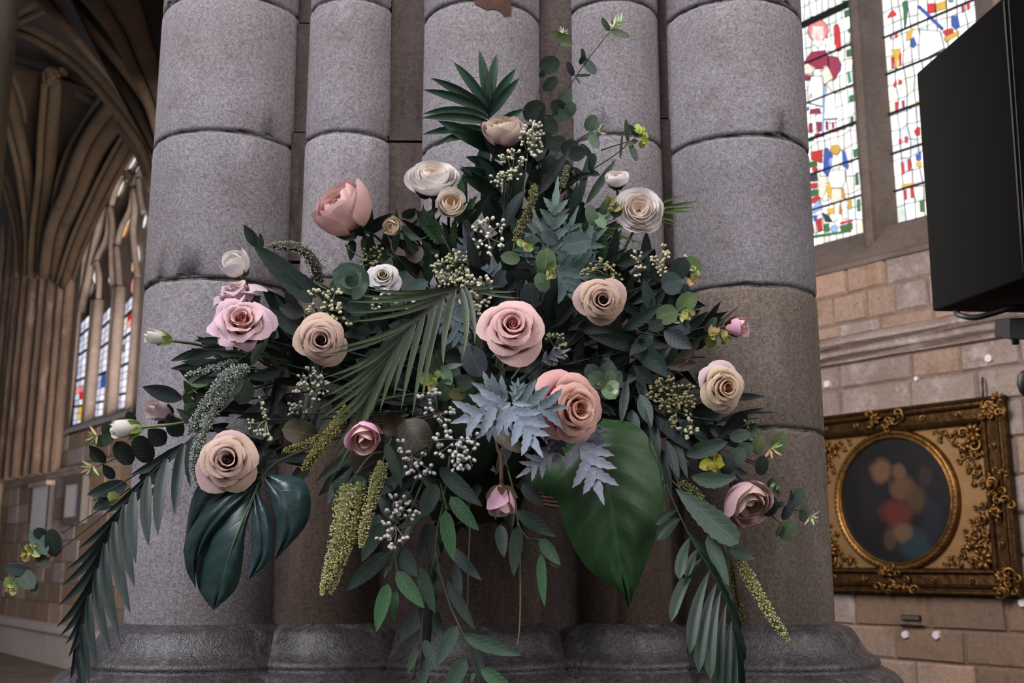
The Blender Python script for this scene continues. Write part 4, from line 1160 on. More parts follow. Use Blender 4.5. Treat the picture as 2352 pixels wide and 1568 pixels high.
def frond(label, rach, lfs, c, c2, mat='palm', rr=3.2, name='palm_frond', sc='d', group=None, prof='strap', cat='palm frond', nu=4, nv=8):
    """a palm frond: rachis plus each leaflet; lfs = (t along rachis, tipx, tipy, tip depth, width px, bend, opts)"""
    P = spline(pts_px(rach), 60)
    root = thing(name, label, cat, P[0], group)
    u = P[0].y/FPX
    V, F_ = tube(P, [rr*u*.5*(1-.75*k/59) for k in range(60)], 6)
    mesh('rachis', V, F_, MT['stem'], root, lin(STEMC[sc]))
    for k, q in enumerate(lfs):
        t, tx, ty, tY, w, bd = q[:6]; o = dict(q[6]) if len(q) > 6 else {}
        A = P[min(59, int(t*59))]
        B = W(tx, ty, tY)
        o.setdefault('prof', prof); o.setdefault('fold', .35); o.setdefault('bow', .05)
        V, F_, U = leaf_geo(A, B, w*u, bend=bd, nu=nu, nv=nv, seed=k, **o)
        a, b_ = lin(c), lin(c2); f = .85+.3*((k*7) % 5)/4
        mesh('leaflet', V, F_, MT[mat], root, [tuple(x*f for x in mix(a, b_, v)) for _, v in U], U)
    return root

def lobed_geo(A, B, w, n=4, fold=.2, bow=.06, bend=0., seed=0, serr=.14, lob=.85):
    """deeply cut leaf (dusty miller): a tapering middle blade with pairs of forward-pointing lobes"""
    r = random.Random(seed); m = MB(); UU = []
    ax = B-A; Ln = ax.length; T = ax/Ln; tv = toc((A+B)/2)
    S = T.cross(tv).normalized(); Nn = S.cross(T)
    def blade(p, q, ww, b, bw, nv=8):
        V, F_, U = leaf_geo(p, q, ww, 'ovate', bend=b, bow=bw, fold=fold, nu=4, nv=nv, serr=serr, seed=r.randint(0, 999))
        m.add(V, F_); UU.extend(U)
    blade(A, B, w*.40, bend, bow, 12)
    for k in range(n):
        t = .10+.62*k/n
        L_ = w*.5*(.72+.70*sin(pi*(t+.22)))*lob
        for sg in (-1, 1):
            tt = t+r.uniform(-.04, .04)
            base = A+ax*tt+Nn*Ln*bow*2*tt*(1-tt)*2+S*bend*Ln*2*tt*(1-tt)
            d = (T*(.62+.5*t)+S*sg*(1.0-.30*t)+Nn*r.uniform(-.22, .15)).normalized()
            blade(base-T*Ln*.03-d*L_*.12, base+d*L_*r.uniform(.85, 1.15), L_*.56, -sg*r.uniform(-.02, .12), .06, 9)
    return m.V, m.F, UU
def lobed(par, p0, p1, wpx, c, Y=1.7, name='leaf', mat='felt', **k):
    A = W(p0[0], p0[1], p0[2] if len(p0) > 2 else Y); B = W(p1[0], p1[1], p1[2] if len(p1) > 2 else Y)
    V, F_, U = lobed_geo(A, B, wpx*A.y/FPX, **k)
    c = lin(c)
    return mesh(name, V, F_, MT[mat], par, [mix(c, tuple(x*1.3 for x in c), v) for _, v in U], U)

def blade(par, mid, left, right, c, mat='gloss', name='leaf_blade', n=16, waves=0, nu=5, quilt=.0, seed=0, dl=.02, dr=.02, sagy=.0):
    """large leaf lofted between its midrib and both edges; each polyline of (px, py, Y)"""
    Mi = spline(pts_px(mid), n); V, U, F_ = [], [], []
    for sg, E in ((-1, spline(pts_px(left), n)), (1, spline(pts_px(right), n))):
        o = len(V)
        for j in range(n):
            for i in range(nu+1):
                t = i/nu
                p = Mi[j].lerp(E[j], t)
                tv = toc(p)
                p = p+tv*(sin(pi*t)*.010+quilt*(sin(2*pi*(waves*j/(n-1)-2.2*t)) if waves else sin(j*1.9+t*2.5))*t*(1.25-t))
                V.append(p); U.append((sg*t, j/(n-1)))
        for j in range(n-1):
            for i in range(nu):
                a = o+j*(nu+1)+i
                F_.append((a, a+1, a+nu+2, a+nu+1))
    c = lin(c)
    return mesh(name, V, F_, MT[mat], par, [mix(c, tuple(x*1.35 for x in c), abs(u)*.6) for u, v in U], U)
# ------------------------------------------------------------------ stand that carries the arrangement
hold = thing('flower_stand', 'dark iron pedestal and foam bowl glimpsed under the middle of the arrangement', 'flower stand', (W(1120, 1080, 1.84).x, 1.86, 0))
bx, by = W(1090, 1090, 1.86).x, 1.845
bz = W(1090, 1120, 1.86).z
mesh('bowl', *lathe(bx, by, [(.012, bz-.060), (.07, bz-.055), (.08, bz-.03), (.092, bz+.01), (.094, bz+.014), (.09, bz+.012), (.02, bz-.02)], 32), MT['iron'], hold)
mesh('pole', *tube(spline([Vector((bx-.085, by, 0)), Vector((bx-.085, by, .9)), Vector((bx-.07, by, bz-.16)), Vector((bx-.02, by, bz-.055))], 14), .007, 10), MT['iron'], hold)
for k in range(3):
    a = k*2*pi/3+.5
    mesh('leg', *tube(spline([Vector((bx-.085, by, .22)), Vector((bx-.085+.07*cos(a), by-.0+.07*sin(a)*.6, .16)), Vector((bx-.085+.17*cos(a), by+.12*sin(a)-.12, .012))], 8), .010, 8), MT['iron'], hold)
fm = MB()
rf = random.Random(4)
V, F_ = lathe(bx, by, [(.002, bz-.02), (.095, bz), (.095, bz+.10), (.085, bz+.16), (.05, bz+.185), (.002, bz+.19)], 20)
fm.add([v+Vector((rf.uniform(-.004, .004), rf.uniform(-.004, .004), rf.uniform(-.004, .004))) for v in V], F_)
fm.build('foam', MT['foam'], hold, smooth=True)
m = MB()
for k in range(4):
    P = [W(1238, 1128+k*8, 1.80), W(1285, 1132+k*9, 1.80), W(1285, 1138+k*9, 1.80), W(1238, 1134+k*8, 1.80)]
    m.hexa(P+[p+Vector((0, .05, 0)) for p in P])
for k in range(1): m.build('slat', MT['wood'], hold)

# ------------------------------------------------------------------ colours
DG, MG, LG = (36, 48, 40), (50, 66, 54), (68, 86, 70)
BG_, BB = (52, 68, 66), (58, 66, 72)
BR, BR2 = (62, 50, 36), (84, 76, 56)
SIL, SIL2 = (146, 152, 170), (100, 114, 118)
EU, EU2, EUY, EUB = (92, 126, 98), (70, 92, 76), (196, 190, 88), (50, 64, 58)
GRP_R = 'roses in the arrangement'

# ------------------------------------------------------------------ dark foliage that fills the body of the arrangement
def sprig(label, path, lfs, c=DG, mat='leaf', sc='d', r=2.4, name='foliage_sprig', group=None, cat='foliage', prof='lance', **kw):
    root = thing(name, label, cat, W(*path[0]), group)
    u = path[0][2]/FPX
    stemline(root, pts_px(path), r*u, sc)
    for k, q in enumerate(lfs):
        o = dict(kw); o.setdefault('prof', prof)
        if len(q) > 5 and isinstance(q[5], dict): o.update(q[5])
        cc = o.pop('c', c); mt = o.pop('mat', mat); Y0 = o.pop('Y0', path[min(1, len(path)-1)][2]); Y1 = o.pop('Y1', Y0-.02)
        o.setdefault('seed', k)
        f = .88+.24*((k*5) % 7)/6
        leaf(root, (q[0], q[1], Y0), (q[2], q[3], Y1), q[4], tuple(x*f for x in cc), mt, **o)
    return root
rfl = random.Random(77)
def filler(label, cx, cy, n, rx, ry, Y, c, ang, spread=60, ln=(70, 130), wd=(34, 62), prof='ovate', mat='leaf', **kw):  # leaf colours kept very dark to stand in for shade inside the arrangement
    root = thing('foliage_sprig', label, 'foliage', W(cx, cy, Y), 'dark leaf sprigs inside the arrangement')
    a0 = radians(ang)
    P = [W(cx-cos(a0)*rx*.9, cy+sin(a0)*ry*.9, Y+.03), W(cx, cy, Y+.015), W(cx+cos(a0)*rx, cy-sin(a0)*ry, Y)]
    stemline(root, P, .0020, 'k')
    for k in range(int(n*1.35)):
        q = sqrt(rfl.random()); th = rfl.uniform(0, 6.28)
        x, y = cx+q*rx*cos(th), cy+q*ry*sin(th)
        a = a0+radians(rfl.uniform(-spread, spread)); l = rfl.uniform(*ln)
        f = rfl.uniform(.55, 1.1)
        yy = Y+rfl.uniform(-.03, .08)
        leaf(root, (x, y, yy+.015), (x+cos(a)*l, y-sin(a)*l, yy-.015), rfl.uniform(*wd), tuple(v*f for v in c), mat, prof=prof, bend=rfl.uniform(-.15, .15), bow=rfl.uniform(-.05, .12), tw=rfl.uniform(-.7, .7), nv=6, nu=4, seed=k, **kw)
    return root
filler('dark green leaves behind the big central pink rose', 1190, 690, 16, 120, 90, 1.76, DG, 90, 80)
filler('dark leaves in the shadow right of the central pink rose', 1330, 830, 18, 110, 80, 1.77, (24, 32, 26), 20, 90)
filler('dark leaves under the silver leaf cluster in the middle', 1180, 1010, 18, 150, 80, 1.78, (26, 34, 28), -70, 80)
filler('dark leaves between the thin palm frond and the cream rose', 700, 900, 18, 130, 90, 1.78, (30, 42, 34), 190, 80)
filler('dark leaves above the monstera leaf', 640, 1030, 14, 100, 60, 1.77, (28, 40, 34), 220, 70)
filler('dark leaves around the pink rosebud with peach heart', 880, 1050, 16, 130, 80, 1.78, DG, -110, 70)
filler('dark leaves behind the thin drooping palm frond', 940, 820, 18, 140, 110, 1.79, (26, 38, 32), 230, 80)
filler('dark leaves beneath the camellia-like white rose', 860, 720, 14, 110, 70, 1.80, (36, 52, 44), 160, 80)
filler('dark leaves between the berries and the dusty pink globe flower', 960, 600, 14, 90, 70, 1.83, (38, 54, 40), 110, 60)
filler('dark green leaves below the blush flower at the top', 1180, 400, 16, 80, 90, 1.86, (34, 50, 42), 80, 60)
filler('dark leaves behind the beige rose right of centre', 1420, 680, 18, 120, 80, 1.79, DG, 30, 80)
filler('dark leaves left of the cream and mauve rose', 1530, 820, 16, 90, 90, 1.79, (32, 46, 38), 0, 80)
filler('dark leaves below the berry mass on the right', 1560, 1000, 18, 110, 80, 1.79, (30, 44, 36), -40, 70)
filler('dark leaves behind the silvery hanging tassels', 560, 900, 14, 90, 80, 1.78, (36, 50, 44), 200, 70)
filler('dark leaves behind the pink flowers on the left', 610, 780, 12, 80, 60, 1.78, (42, 58, 46), 160, 70)
filler('dark leaves at the base of the big green leaf', 1420, 980, 14, 90, 60, 1.75, (30, 46, 36), -60, 60)
filler('dark leaves at the root of the hanging vine', 1060, 1110, 24, 140, 60, 1.75, (30, 44, 34), -90, 60)
filler('dark leaves behind the salmon rose and the pale round leaves', 1380, 900, 14, 80, 70, 1.78, (28, 40, 32), 30, 90)
filler('grey green leaves in the middle of the upper spray', 1240, 560, 14, 110, 80, 1.84, (54, 70, 62), 80, 60)
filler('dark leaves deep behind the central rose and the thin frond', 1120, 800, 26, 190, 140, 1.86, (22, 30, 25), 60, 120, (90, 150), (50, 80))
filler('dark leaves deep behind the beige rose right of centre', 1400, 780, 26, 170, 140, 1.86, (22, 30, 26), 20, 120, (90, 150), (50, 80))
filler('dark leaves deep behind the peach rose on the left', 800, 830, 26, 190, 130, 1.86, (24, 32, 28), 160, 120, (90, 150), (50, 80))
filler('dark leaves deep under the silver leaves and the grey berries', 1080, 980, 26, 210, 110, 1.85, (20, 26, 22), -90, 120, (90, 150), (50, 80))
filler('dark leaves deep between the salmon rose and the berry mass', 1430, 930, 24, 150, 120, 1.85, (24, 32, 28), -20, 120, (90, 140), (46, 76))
filler('dark leaves deep behind the upper dusty miller', 1220, 600, 20, 130, 100, 1.90, (40, 54, 46), 90, 70, (80, 130), (40, 70))
filler('dark leaves left of the upper dusty miller', 1080, 560, 12, 70, 80, 1.85, (40, 54, 46), 110, 60)

# ------------------------------------------------------------------ palm fronds
frond('dark green fan palm leaf at the top, behind the blush flower', [(1150, 470, 1.90), (1135, 380, 1.88), (1126, 310, 1.87), (1122, 240, 1.87)],
      [(.98, 1101, 116, 1.85, 24, .03), (.98, 1141, 124, 1.85, 24, -.03), (.93, 1185, 158, 1.84, 24, -.06), (.88, 1194, 179, 1.84, 22, -.05), (.96, 1042, 143, 1.84, 24, .06), (.93, 989, 179, 1.83, 23, .08), (.90, 971, 206, 1.83, 22, .10),
       (.86, 970, 262, 1.82, 20, .16), (.80, 969, 271, 1.82, 20, .10), (.72, 969, 309, 1.81, 20, .10), (.66, 997, 338, 1.81, 18, .22), (.52, 1005, 277, 1.80, 32, .06), (.48, 1030, 300, 1.81, 24, .06), (.30, 1069, 360, 1.81, 24, .08), (.16, 1059, 384, 1.80, 30, .08), (.06, 1060, 405, 1.80, 34, .08), (.42, 1195, 330, 1.83, 22, -.08),
       (.70, 1205, 250, 1.84, 22, -.08), (.60, 1200, 290, 1.84, 20, -.08)], (30, 52, 42), (42, 74, 54), prof='strap')
frond('thin drooping palm frond with narrow leaflets left of the central rose', [(1075, 655, 1.66), (1030, 674, 1.61), (970, 725, 1.585), (926, 778, 1.575), (892, 834, 1.57), (862, 894, 1.57), (842, 940, 1.57)],
      [(.08, 838, 662, 1.62, 14, -.10), (.10, 815, 676, 1.62, 14, -.10), (.13, 800, 692, 1.62, 14, -.07), (.17, 790, 716, 1.61, 12, -.10), (.22, 805, 738, 1.60, 12, -.10), (.27, 735, 815, 1.60, 13, -.16), (.33, 762, 800, 1.59, 11, -.10), (.38, 740, 868, 1.60, 13, -.14), (.44, 752, 882, 1.59, 12, -.10), (.50, 742, 912, 1.59, 12, -.10), (.55, 720, 945, 1.59, 13, -.08),
       (.60, 724, 968, 1.59, 12, -.08), (.65, 735, 988, 1.59, 12, -.08), (.70, 742, 1010, 1.59, 12, -.06), (.76, 750, 1000, 1.585, 11, -.06), (.82, 758, 1040, 1.585, 12, -.04), (.88, 765, 1062, 1.58, 13, -.04), (.93, 770, 1085, 1.58, 13, -.02), (.97, 796, 1062, 1.58, 12, 0),
       (.07, 1062, 822, 1.60, 17, -.12), (.05, 1090, 790, 1.60, 15, -.10), (.12, 1018, 842, 1.59, 18, .08), (.22, 968, 935, 1.58, 14, .04), (.27, 947, 958, 1.575, 15, .03), (.33, 921, 942, 1.575, 15, .03), (.40, 903, 915, 1.57, 14, .05), (.46, 872, 948, 1.57, 15, .05), (.53, 852, 955, 1.57, 13, .04), (.60, 838, 980, 1.565, 12, .04), (.68, 825, 1000, 1.565, 12, .03), (.76, 815, 1015, 1.565, 12, .03), (.85, 805, 1040, 1.57, 12, .02), (.92, 800, 1030, 1.57, 11, .02),
       (.0, 1196, 684, 1.61, 9, .10), (.0, 1190, 668, 1.61, 8, .10), (.02, 1150, 655, 1.62, 8, .10)], (48, 51, 42), (84, 98, 66), prof='ribbon', nv=9, nu=2)
frond('broad dark palm frond drooping at the lower left', [(470, 985, 1.72), (420, 1022, 1.69), (360, 1075, 1.67), (300, 1140, 1.66), (255, 1215, 1.655), (220, 1310, 1.66), (190, 1410, 1.67), (178, 1500, 1.68), (182, 1600, 1.69)],
      [(.13, 401, 1184, 1.65, 25, .05), (.08, 438, 1120, 1.66, 24, .06), (.22, 363, 1231, 1.64, 25, .08), (.30, 342, 1255, 1.64, 24, .08), (.36, 312, 1294, 1.635, 24, .08), (.42, 310, 1348, 1.63, 25, .10), (.48, 300, 1409, 1.63, 26, .09), (.55, 276, 1469, 1.64, 24, .10), (.62, 255, 1500, 1.64, 20, .10), (.68, 224, 1536, 1.65, 18, .08), (.76, 206, 1575, 1.66, 18, .04), (.84, 196, 1610, 1.67, 18, .02),
       (.34, 151, 1309, 1.67, 22, -.16), (.39, 141, 1345, 1.67, 22, -.16), (.45, 132, 1392, 1.67, 23, -.18), (.51, 129, 1440, 1.67, 23, -.20), (.57, 136, 1462, 1.67, 20, -.20), (.63, 150, 1480, 1.67, 18, -.16), (.69, 156, 1510, 1.67, 17, -.12), (.77, 162, 1560, 1.68, 17, -.06), (.28, 178, 1260, 1.68, 20, -.12), (.20, 240, 1180, 1.69, 24, -.10), (.12, 300, 1090, 1.70, 24, -.10),
       (.04, 405, 938, 1.70, 22, .12), (.02, 470, 1060, 1.68, 20, .08), (.95, 184, 1640, 1.69, 16, 0)], (36, 46, 44), (46, 58, 56), prof='strap', nv=9)
frond('narrow palm frond whose tips show right of the white ranunculus', [(1290, 600, 1.86), (1340, 545, 1.84), (1430, 495, 1.83), (1530, 480, 1.83)],
      [(.95, 1608, 462, 1.82, 8, -.05), (.9, 1600, 475, 1.82, 8, .02), (.9, 1596, 486, 1.82, 8, .04), (.85, 1578, 448, 1.82, 7, -.10), (.85, 1570, 510, 1.82, 8, .08), (.8, 1552, 516, 1.82, 7, .08), (.8, 1592, 468, 1.82, 7, -.02), (.6, 1500, 440, 1.84, 7, -.08), (.5, 1480, 560, 1.84, 8, .08), (.4, 1440, 535, 1.84, 7, .06), (.35, 1470, 450, 1.84, 6, -.06), (.3, 1380, 590, 1.85, 8, .06),
       (.25, 1410, 470, 1.84, 6, -.08), (.2, 1350, 600, 1.85, 8, .06), (.45, 1520, 505, 1.83, 7, .03)], (32, 38, 28), (112, 132, 66), prof='ribbon', nu=2, rr=2.6)
frond('glossy ribbed frond hanging at the lower right', [(1480, 1010, 1.72), (1520, 1090, 1.69), (1555, 1170, 1.66), (1592, 1245, 1.645), (1640, 1325, 1.64), (1676, 1405, 1.64), (1692, 1490, 1.65), (1698, 1600, 1.66)],
      [(.33, 1509, 1240, 1.62, 36, .10), (.30, 1505, 1205, 1.62, 26, .10), (.42, 1559, 1330, 1.61, 32, .10), (.46, 1575, 1325, 1.62, 26, .06), (.50, 1541, 1428, 1.60, 32, .14), (.55, 1585, 1500, 1.60, 34, .10), (.60, 1605, 1545, 1.60, 34, .10), (.64, 1632, 1562, 1.60, 32, .09), (.69, 1650, 1590, 1.61, 30, .07), (.75, 1668, 1605, 1.615, 28, .06), (.82, 1685, 1620, 1.62, 26, .03),
       (.62, 1700, 1450, 1.66, 22, -.10), (.70, 1708, 1520, 1.66, 22, -.10), (.54, 1678, 1400, 1.66, 22, -.10), (.46, 1655, 1345, 1.66, 22, -.10), (.78, 1706, 1590, 1.66, 20, -.05), (.38, 1630, 1310, 1.65, 22, -.08)], (28, 44, 36), (36, 58, 42), mat='rib', prof='obov', nv=9, rr=4.)

# ------------------------------------------------------------------ big leaves
t = thing('monstera_leaf', 'big dark glossy cut leaf below the beige rose on the left', 'leaf', W(605, 1085, 1.66))
stemline(t, pts_px([(760, 1010, 1.80), (660, 1050, 1.72), (605, 1090, 1.66), (560, 1190, 1.63), (525, 1280, 1.63), (490, 1395, 1.65)]), .0022, 'g', taper=.3)
GL = (34, 54, 52)
blade(t, [(590, 1115, 1.655), (548, 1215, 1.632), (520, 1300, 1.632), (490, 1402, 1.65)], [(575, 1120, 1.66), (482, 1200, 1.665), (452, 1290, 1.67), (456, 1352, 1.67), (490, 1402, 1.65)], [(595, 1120, 1.655), (566, 1210, 1.64), (556, 1300, 1.65), (540, 1355, 1.655), (490, 1402, 1.65)], GL, quilt=.003, n=20)
blade(t, [(600, 1100, 1.655), (520, 1160, 1.64), (462, 1240, 1.65), (446, 1330, 1.665)], [(590, 1098, 1.66), (490, 1150, 1.66), (430, 1230, 1.665), (426, 1300, 1.67), (450, 1352, 1.67)], [(600, 1102, 1.655), (528, 1180, 1.645), (470, 1250, 1.655), (450, 1310, 1.66), (450, 1352, 1.67)], (30, 48, 46), quilt=.003, n=18)
blade(t, [(600, 1090, 1.66), (530, 1105, 1.655), (465, 1170, 1.665), (420, 1272, 1.68)], [(595, 1086, 1.665), (510, 1075, 1.67), (446, 1130, 1.68), (420, 1272, 1.685)], [(600, 1092, 1.66), (535, 1130, 1.66), (470, 1200, 1.67), (420, 1272, 1.68)], (24, 36, 34), quilt=.002, n=16)
blade(t, [(585, 1130, 1.65), (598, 1200, 1.635), (602, 1270, 1.64), (572, 1332, 1.655)], [(580, 1135, 1.655), (578, 1200, 1.645), (578, 1270, 1.65), (570, 1332, 1.655)], [(592, 1125, 1.655), (622, 1190, 1.645), (622, 1280, 1.65), (572, 1332, 1.655)], (46, 66, 70), quilt=.003, n=16)
blade(t, [(612, 1095, 1.66), (650, 1140, 1.64), (664, 1210, 1.645), (632, 1284, 1.66)], [(605, 1105, 1.66), (626, 1160, 1.65), (638, 1230, 1.655), (632, 1284, 1.66)], [(620, 1088, 1.665), (700, 1105, 1.66), (708, 1195, 1.665), (634, 1284, 1.665)], (44, 64, 66), quilt=.003, n=16)
t = thing('arum_leaf', 'very large green arrow-shaped leaf hanging right of centre', 'leaf', W(1370, 985, 1.72))
stemline(t, pts_px([(1280, 960, 1.84), (1340, 960, 1.76), (1375, 1000, 1.70), (1400, 1150, 1.655), (1424, 1290, 1.66), (1442, 1393, 1.68)]), .0024, 'g', taper=.25)
blade(t, [(1365, 985, 1.70), (1388, 1090, 1.66), (1408, 1200, 1.65), (1426, 1305, 1.66), (1443, 1395, 1.68)], [(1345, 985, 1.71), (1218, 1095, 1.715), (1278, 1150, 1.70), (1298, 1215, 1.695), (1345, 1300, 1.69), (1424, 1362, 1.68), (1443, 1395, 1.68)],
      [(1385, 960, 1.71), (1468, 980, 1.70), (1520, 1070, 1.69), (1524, 1160, 1.68), (1496, 1262, 1.675), (1462, 1350, 1.675), (1443, 1395, 1.68)], (40, 70, 36), mat='leaf', quilt=.010, n=46, nu=7, waves=7)
sprig('large serrated dark leaves rising at the upper left', [(760, 800, 1.80), (715, 690, 1.72), (650, 620, 1.69), (592, 566, 1.68), (565, 525, 1.68)],
      [(592, 568, 560, 516, 27, dict(Y0=1.68)), (598, 575, 598, 534, 17, dict(Y0=1.68, c=LG)), (716, 695, 581, 562, 84, dict(Y0=1.71, serr=.05, nv=18, c=(40, 54, 48), prof='ovate', bend=.06)), (735, 680, 636, 606, 62, dict(Y0=1.75, c=(44, 58, 62), serr=.05, nv=16, prof='ovate')),
       (690, 770, 618, 706, 54, dict(Y0=1.74, c=(62, 72, 66), serr=.04, prof='ovate')), (700, 720, 640, 705, 40, dict(Y0=1.73, c=(70, 74, 78)))], c=MG)
sprig('slender dark leaves pointing left under the lilac pink flower', [(660, 830, 1.76), (580, 815, 1.72), (500, 805, 1.69), (440, 800, 1.68)],
      [(475, 800, 391, 829, 20, dict(c=(54, 66, 58))), (515, 780, 446, 782, 16), (520, 795, 420, 826, 26, dict(c=(38, 50, 42))), (590, 830, 425, 857, 42, dict(c=(52, 62, 62))), (570, 815, 500, 812, 22, dict(c=LG)), (610, 770, 576, 834, 44, dict(c=(48, 66, 52), prof='ovate')), (540, 850, 440, 880, 26, dict(c=DG))], c=MG)
sprig('dusty green leaf with a pointed tip beside the faded pink bud', [(560, 850, 1.76), (480, 880, 1.73), (430, 905, 1.71)],
      [(420, 917, 327, 888, 38, dict(c=(34, 44, 42), Y0=1.70, Y1=1.68)), (443, 911, 422, 873, 18, dict(c=(84, 100, 66))), (430, 875, 486, 880, 26, dict(c=(96, 112, 78))), (470, 905, 445, 925, 26, dict(c=BR)), (520, 900, 560, 870, 60, dict(c=(96, 112, 92), prof='ovate', Y0=1.72))], c=LG, sc='g')
sprig('blue grey rounded leaves at the far lower left', [(460, 1000, 1.76), (360, 1060, 1.73), (270, 1115, 1.71), (215, 1150, 1.70)],
      [(243, 1063, 204, 1022, 26), (262, 1100, 236, 1066, 24), (302, 1066, 266, 1014, 42, dict(prof='round')), (345, 1062, 312, 1000, 46, dict(prof='round')), (293, 1112, 200, 1136, 58, dict(prof='ovate', c=(36, 48, 46))), (265, 1140, 214, 1170, 54, dict(prof='ovate', c=(38, 50, 48))), (380, 1020, 340, 985, 44), (370, 1085, 318, 1098, 44), (420, 1000, 380, 960, 40), (440, 1020, 410, 1060, 36), (350, 1120, 375, 1140, 26)], c=(36, 46, 42))
sprig('long dark leaves fanning to the right above the cream and mauve rose', [(1380, 720, 1.82), (1460, 760, 1.76), (1540, 770, 1.73), (1620, 750, 1.73)],
      [(1500, 800, 1350, 770, 40, dict(c=DG)), (1500, 765, 1445, 815, 36, dict(c=(44, 62, 54))), (1455, 800, 1535, 868, 46, dict(c=(46, 66, 58), bend=-.15)), (1525, 760, 1590, 800, 44, dict(c=(46, 50, 54), Y0=1.71)), (1500, 720, 1478, 640, 30, dict(c=BG_)), (1492, 715, 1530, 660, 24, dict(c=(30, 40, 36))), (1575, 760, 1628, 715, 22, dict(c=(40, 48, 44))), (1520, 700, 1550, 672, 26, dict(c=(40, 50, 48))),
       (1430, 760, 1520, 700, 30, dict(c=(34, 48, 42))), (1600, 790, 1700, 700, 8, dict(c=BR)), (1478, 640, 1490, 590, 36, dict(c=BG_, prof='ovate')), (1510, 645, 1484, 585, 40, dict(c=(52, 60, 62), prof='ovate'))], c=DG)
sprig('dead brown leaf among the stems left of the cream and mauve rose', [(1480, 860, 1.80), (1540, 850, 1.75), (1580, 830, 1.73)], [(1545, 850, 1612, 772, 44, dict(c=(70, 58, 40), prof='ovate', roll=1.2)), (1600, 835, 1530, 842, 30, dict(c=(58, 46, 32)))], c=BR, sc='b')
sprig('narrow dark leaves cascading beside the big green arrow leaf', [(1440, 830, 1.78), (1475, 920, 1.72), (1500, 1010, 1.69), (1530, 1110, 1.68)],
      [(1440, 872, 1426, 975, 22), (1470, 905, 1497, 980, 34, dict(c=(50, 64, 60))), (1490, 925, 1592, 1036, 44, dict(c=(26, 34, 32))), (1512, 1025, 1543, 1140, 24), (1500, 960, 1512, 1072, 24), (1450, 940, 1462, 1012, 30, dict(c=DG)), (1530, 1010, 1560, 1100, 26), (1548, 1000, 1580, 1100, 20), (1460, 985, 1490, 1085, 26), (1500, 880, 1455, 838, 30, dict(c=BG_)), (1425, 850, 1400, 910, 30, dict(c=(40, 54, 46)))], c=(42, 54, 50))
sprig('large serrated grey green leaves at the lower right', [(1480, 1040, 1.76), (1550, 1110, 1.70), (1640, 1210, 1.68), (1668, 1280, 1.67)],
      [(1575, 1045, 1672, 1014, 40, dict(c=(58, 74, 60), serr=.06, nv=16)), (1588, 1094, 1692, 1094, 38, dict(c=(60, 74, 62), bend=.16, serr=.05, nv=14)), (1552, 1122, 1697, 1248, 78, dict(c=(64, 82, 68), serr=.05, nv=18, prof='obov', Y0=1.68, Y1=1.64)), (1625, 1228, 1674, 1345, 50, dict(c=(78, 96, 82), Y0=1.68, prof='ovate')), (1676, 1262, 1734, 1282, 30, dict(c=(78, 94, 80))), (1660, 1270, 1650, 1320, 12, dict(c=DG)), (1660, 1330, 1680, 1380, 28, dict(c=(76, 92, 76)))], c=LG)
sprig('blackish oval leaves under the cream and mauve rose', [(1560, 950, 1.80), (1640, 965, 1.75), (1740, 960, 1.74)],
      [(1650, 1004, 1716, 948, 44, dict(prof='obov', c=(28, 30, 30))), (1735, 985, 1790, 978, 12, dict(c=(40, 44, 40))), (1684, 1005, 1740, 970, 16, dict(c=(32, 36, 34))), (1730, 948, 1786, 947, 6, dict(c=DG)), (1690, 1000, 1750, 985, 30, dict(c=(80, 96, 74)))], c=DG)
tt = thing('strap_leaf', 'short dark blunt leaf sticking out right of the cream and mauve rose', 'leaf', W(1640, 910, 1.78))
leaf(tt, (1640, 912, 1.77), (1758, 910, 1.74), 19, (36, 42, 40), prof='strap', nu=2)
stemline(tt, [FC, W(1500, 900, 1.82), W(1640, 912, 1.77)], .0016, 'k')
sprig('dark rose leaves under the dusty pink globe flower', [(1010, 690, 1.86), (930, 610, 1.84), (860, 540, 1.83), (830, 535, 1.82)],
      [(838, 535, 905, 490, 46, dict(c=(36, 44, 36), prof='ovate')), (905, 530, 980, 545, 54, dict(c=MG, prof='ovate', Y0=1.84)), (870, 560, 905, 640, 50, dict(c=(60, 76, 62), prof='ovate', Y0=1.84)), (810, 550, 805, 600, 34, dict(c=(34, 46, 38), prof='ovate')), (832, 545, 870, 600, 34, dict(c=(70, 84, 68))), (950, 560, 955, 605, 44, dict(c=BR, prof='round')), (925, 500, 955, 478, 30, dict(c=LG, tw=.5)), (970, 655, 966, 620, 22, dict(c=(120, 132, 90), prof='ovate')), (930, 620, 890, 700, 40, dict(c=MG))], c=MG, r=4)
sprig('ferny green ranunculus leaves beside the small white bud', [(1060, 640, 1.84), (1035, 580, 1.81), (1015, 540, 1.80)],
      [(1015, 545, 970, 477, 34, dict(serr=.35, nv=14)), (1012, 560, 964, 510, 30, dict(serr=.35, nv=14)), (1020, 560, 998, 500, 34, dict(serr=.3, nv=14)), (1050, 510, 1095, 450, 40, dict(serr=.3, nv=14)), (1055, 470, 1060, 410, 40, dict(serr=.2, nv=12)), (1060, 500, 1095, 480, 26, dict(serr=.3, nv=12)), (1010, 580, 985, 575, 22, dict(serr=.3, nv=12)), (1040, 560, 1045, 500, 30, dict(serr=.2))], c=(50, 78, 48), prof='ovate', sc='g')
sprig('cut green leaves below the white ranunculus on the right', [(1330, 680, 1.84), (1390, 600, 1.82), (1425, 545, 1.81)],
      [(1395, 600, 1425, 530, 40, dict(serr=.35, nv=14)), (1385, 600, 1390, 535, 36, dict(serr=.35, nv=14)), (1400, 600, 1440, 570, 28, dict(serr=.3, nv=12)), (1425, 620, 1452, 570, 46, dict(c=(48, 64, 56))), (1375, 590, 1360, 550, 26, dict(serr=.3, nv=12))], c=(46, 70, 46), prof='ovate', sc='g')
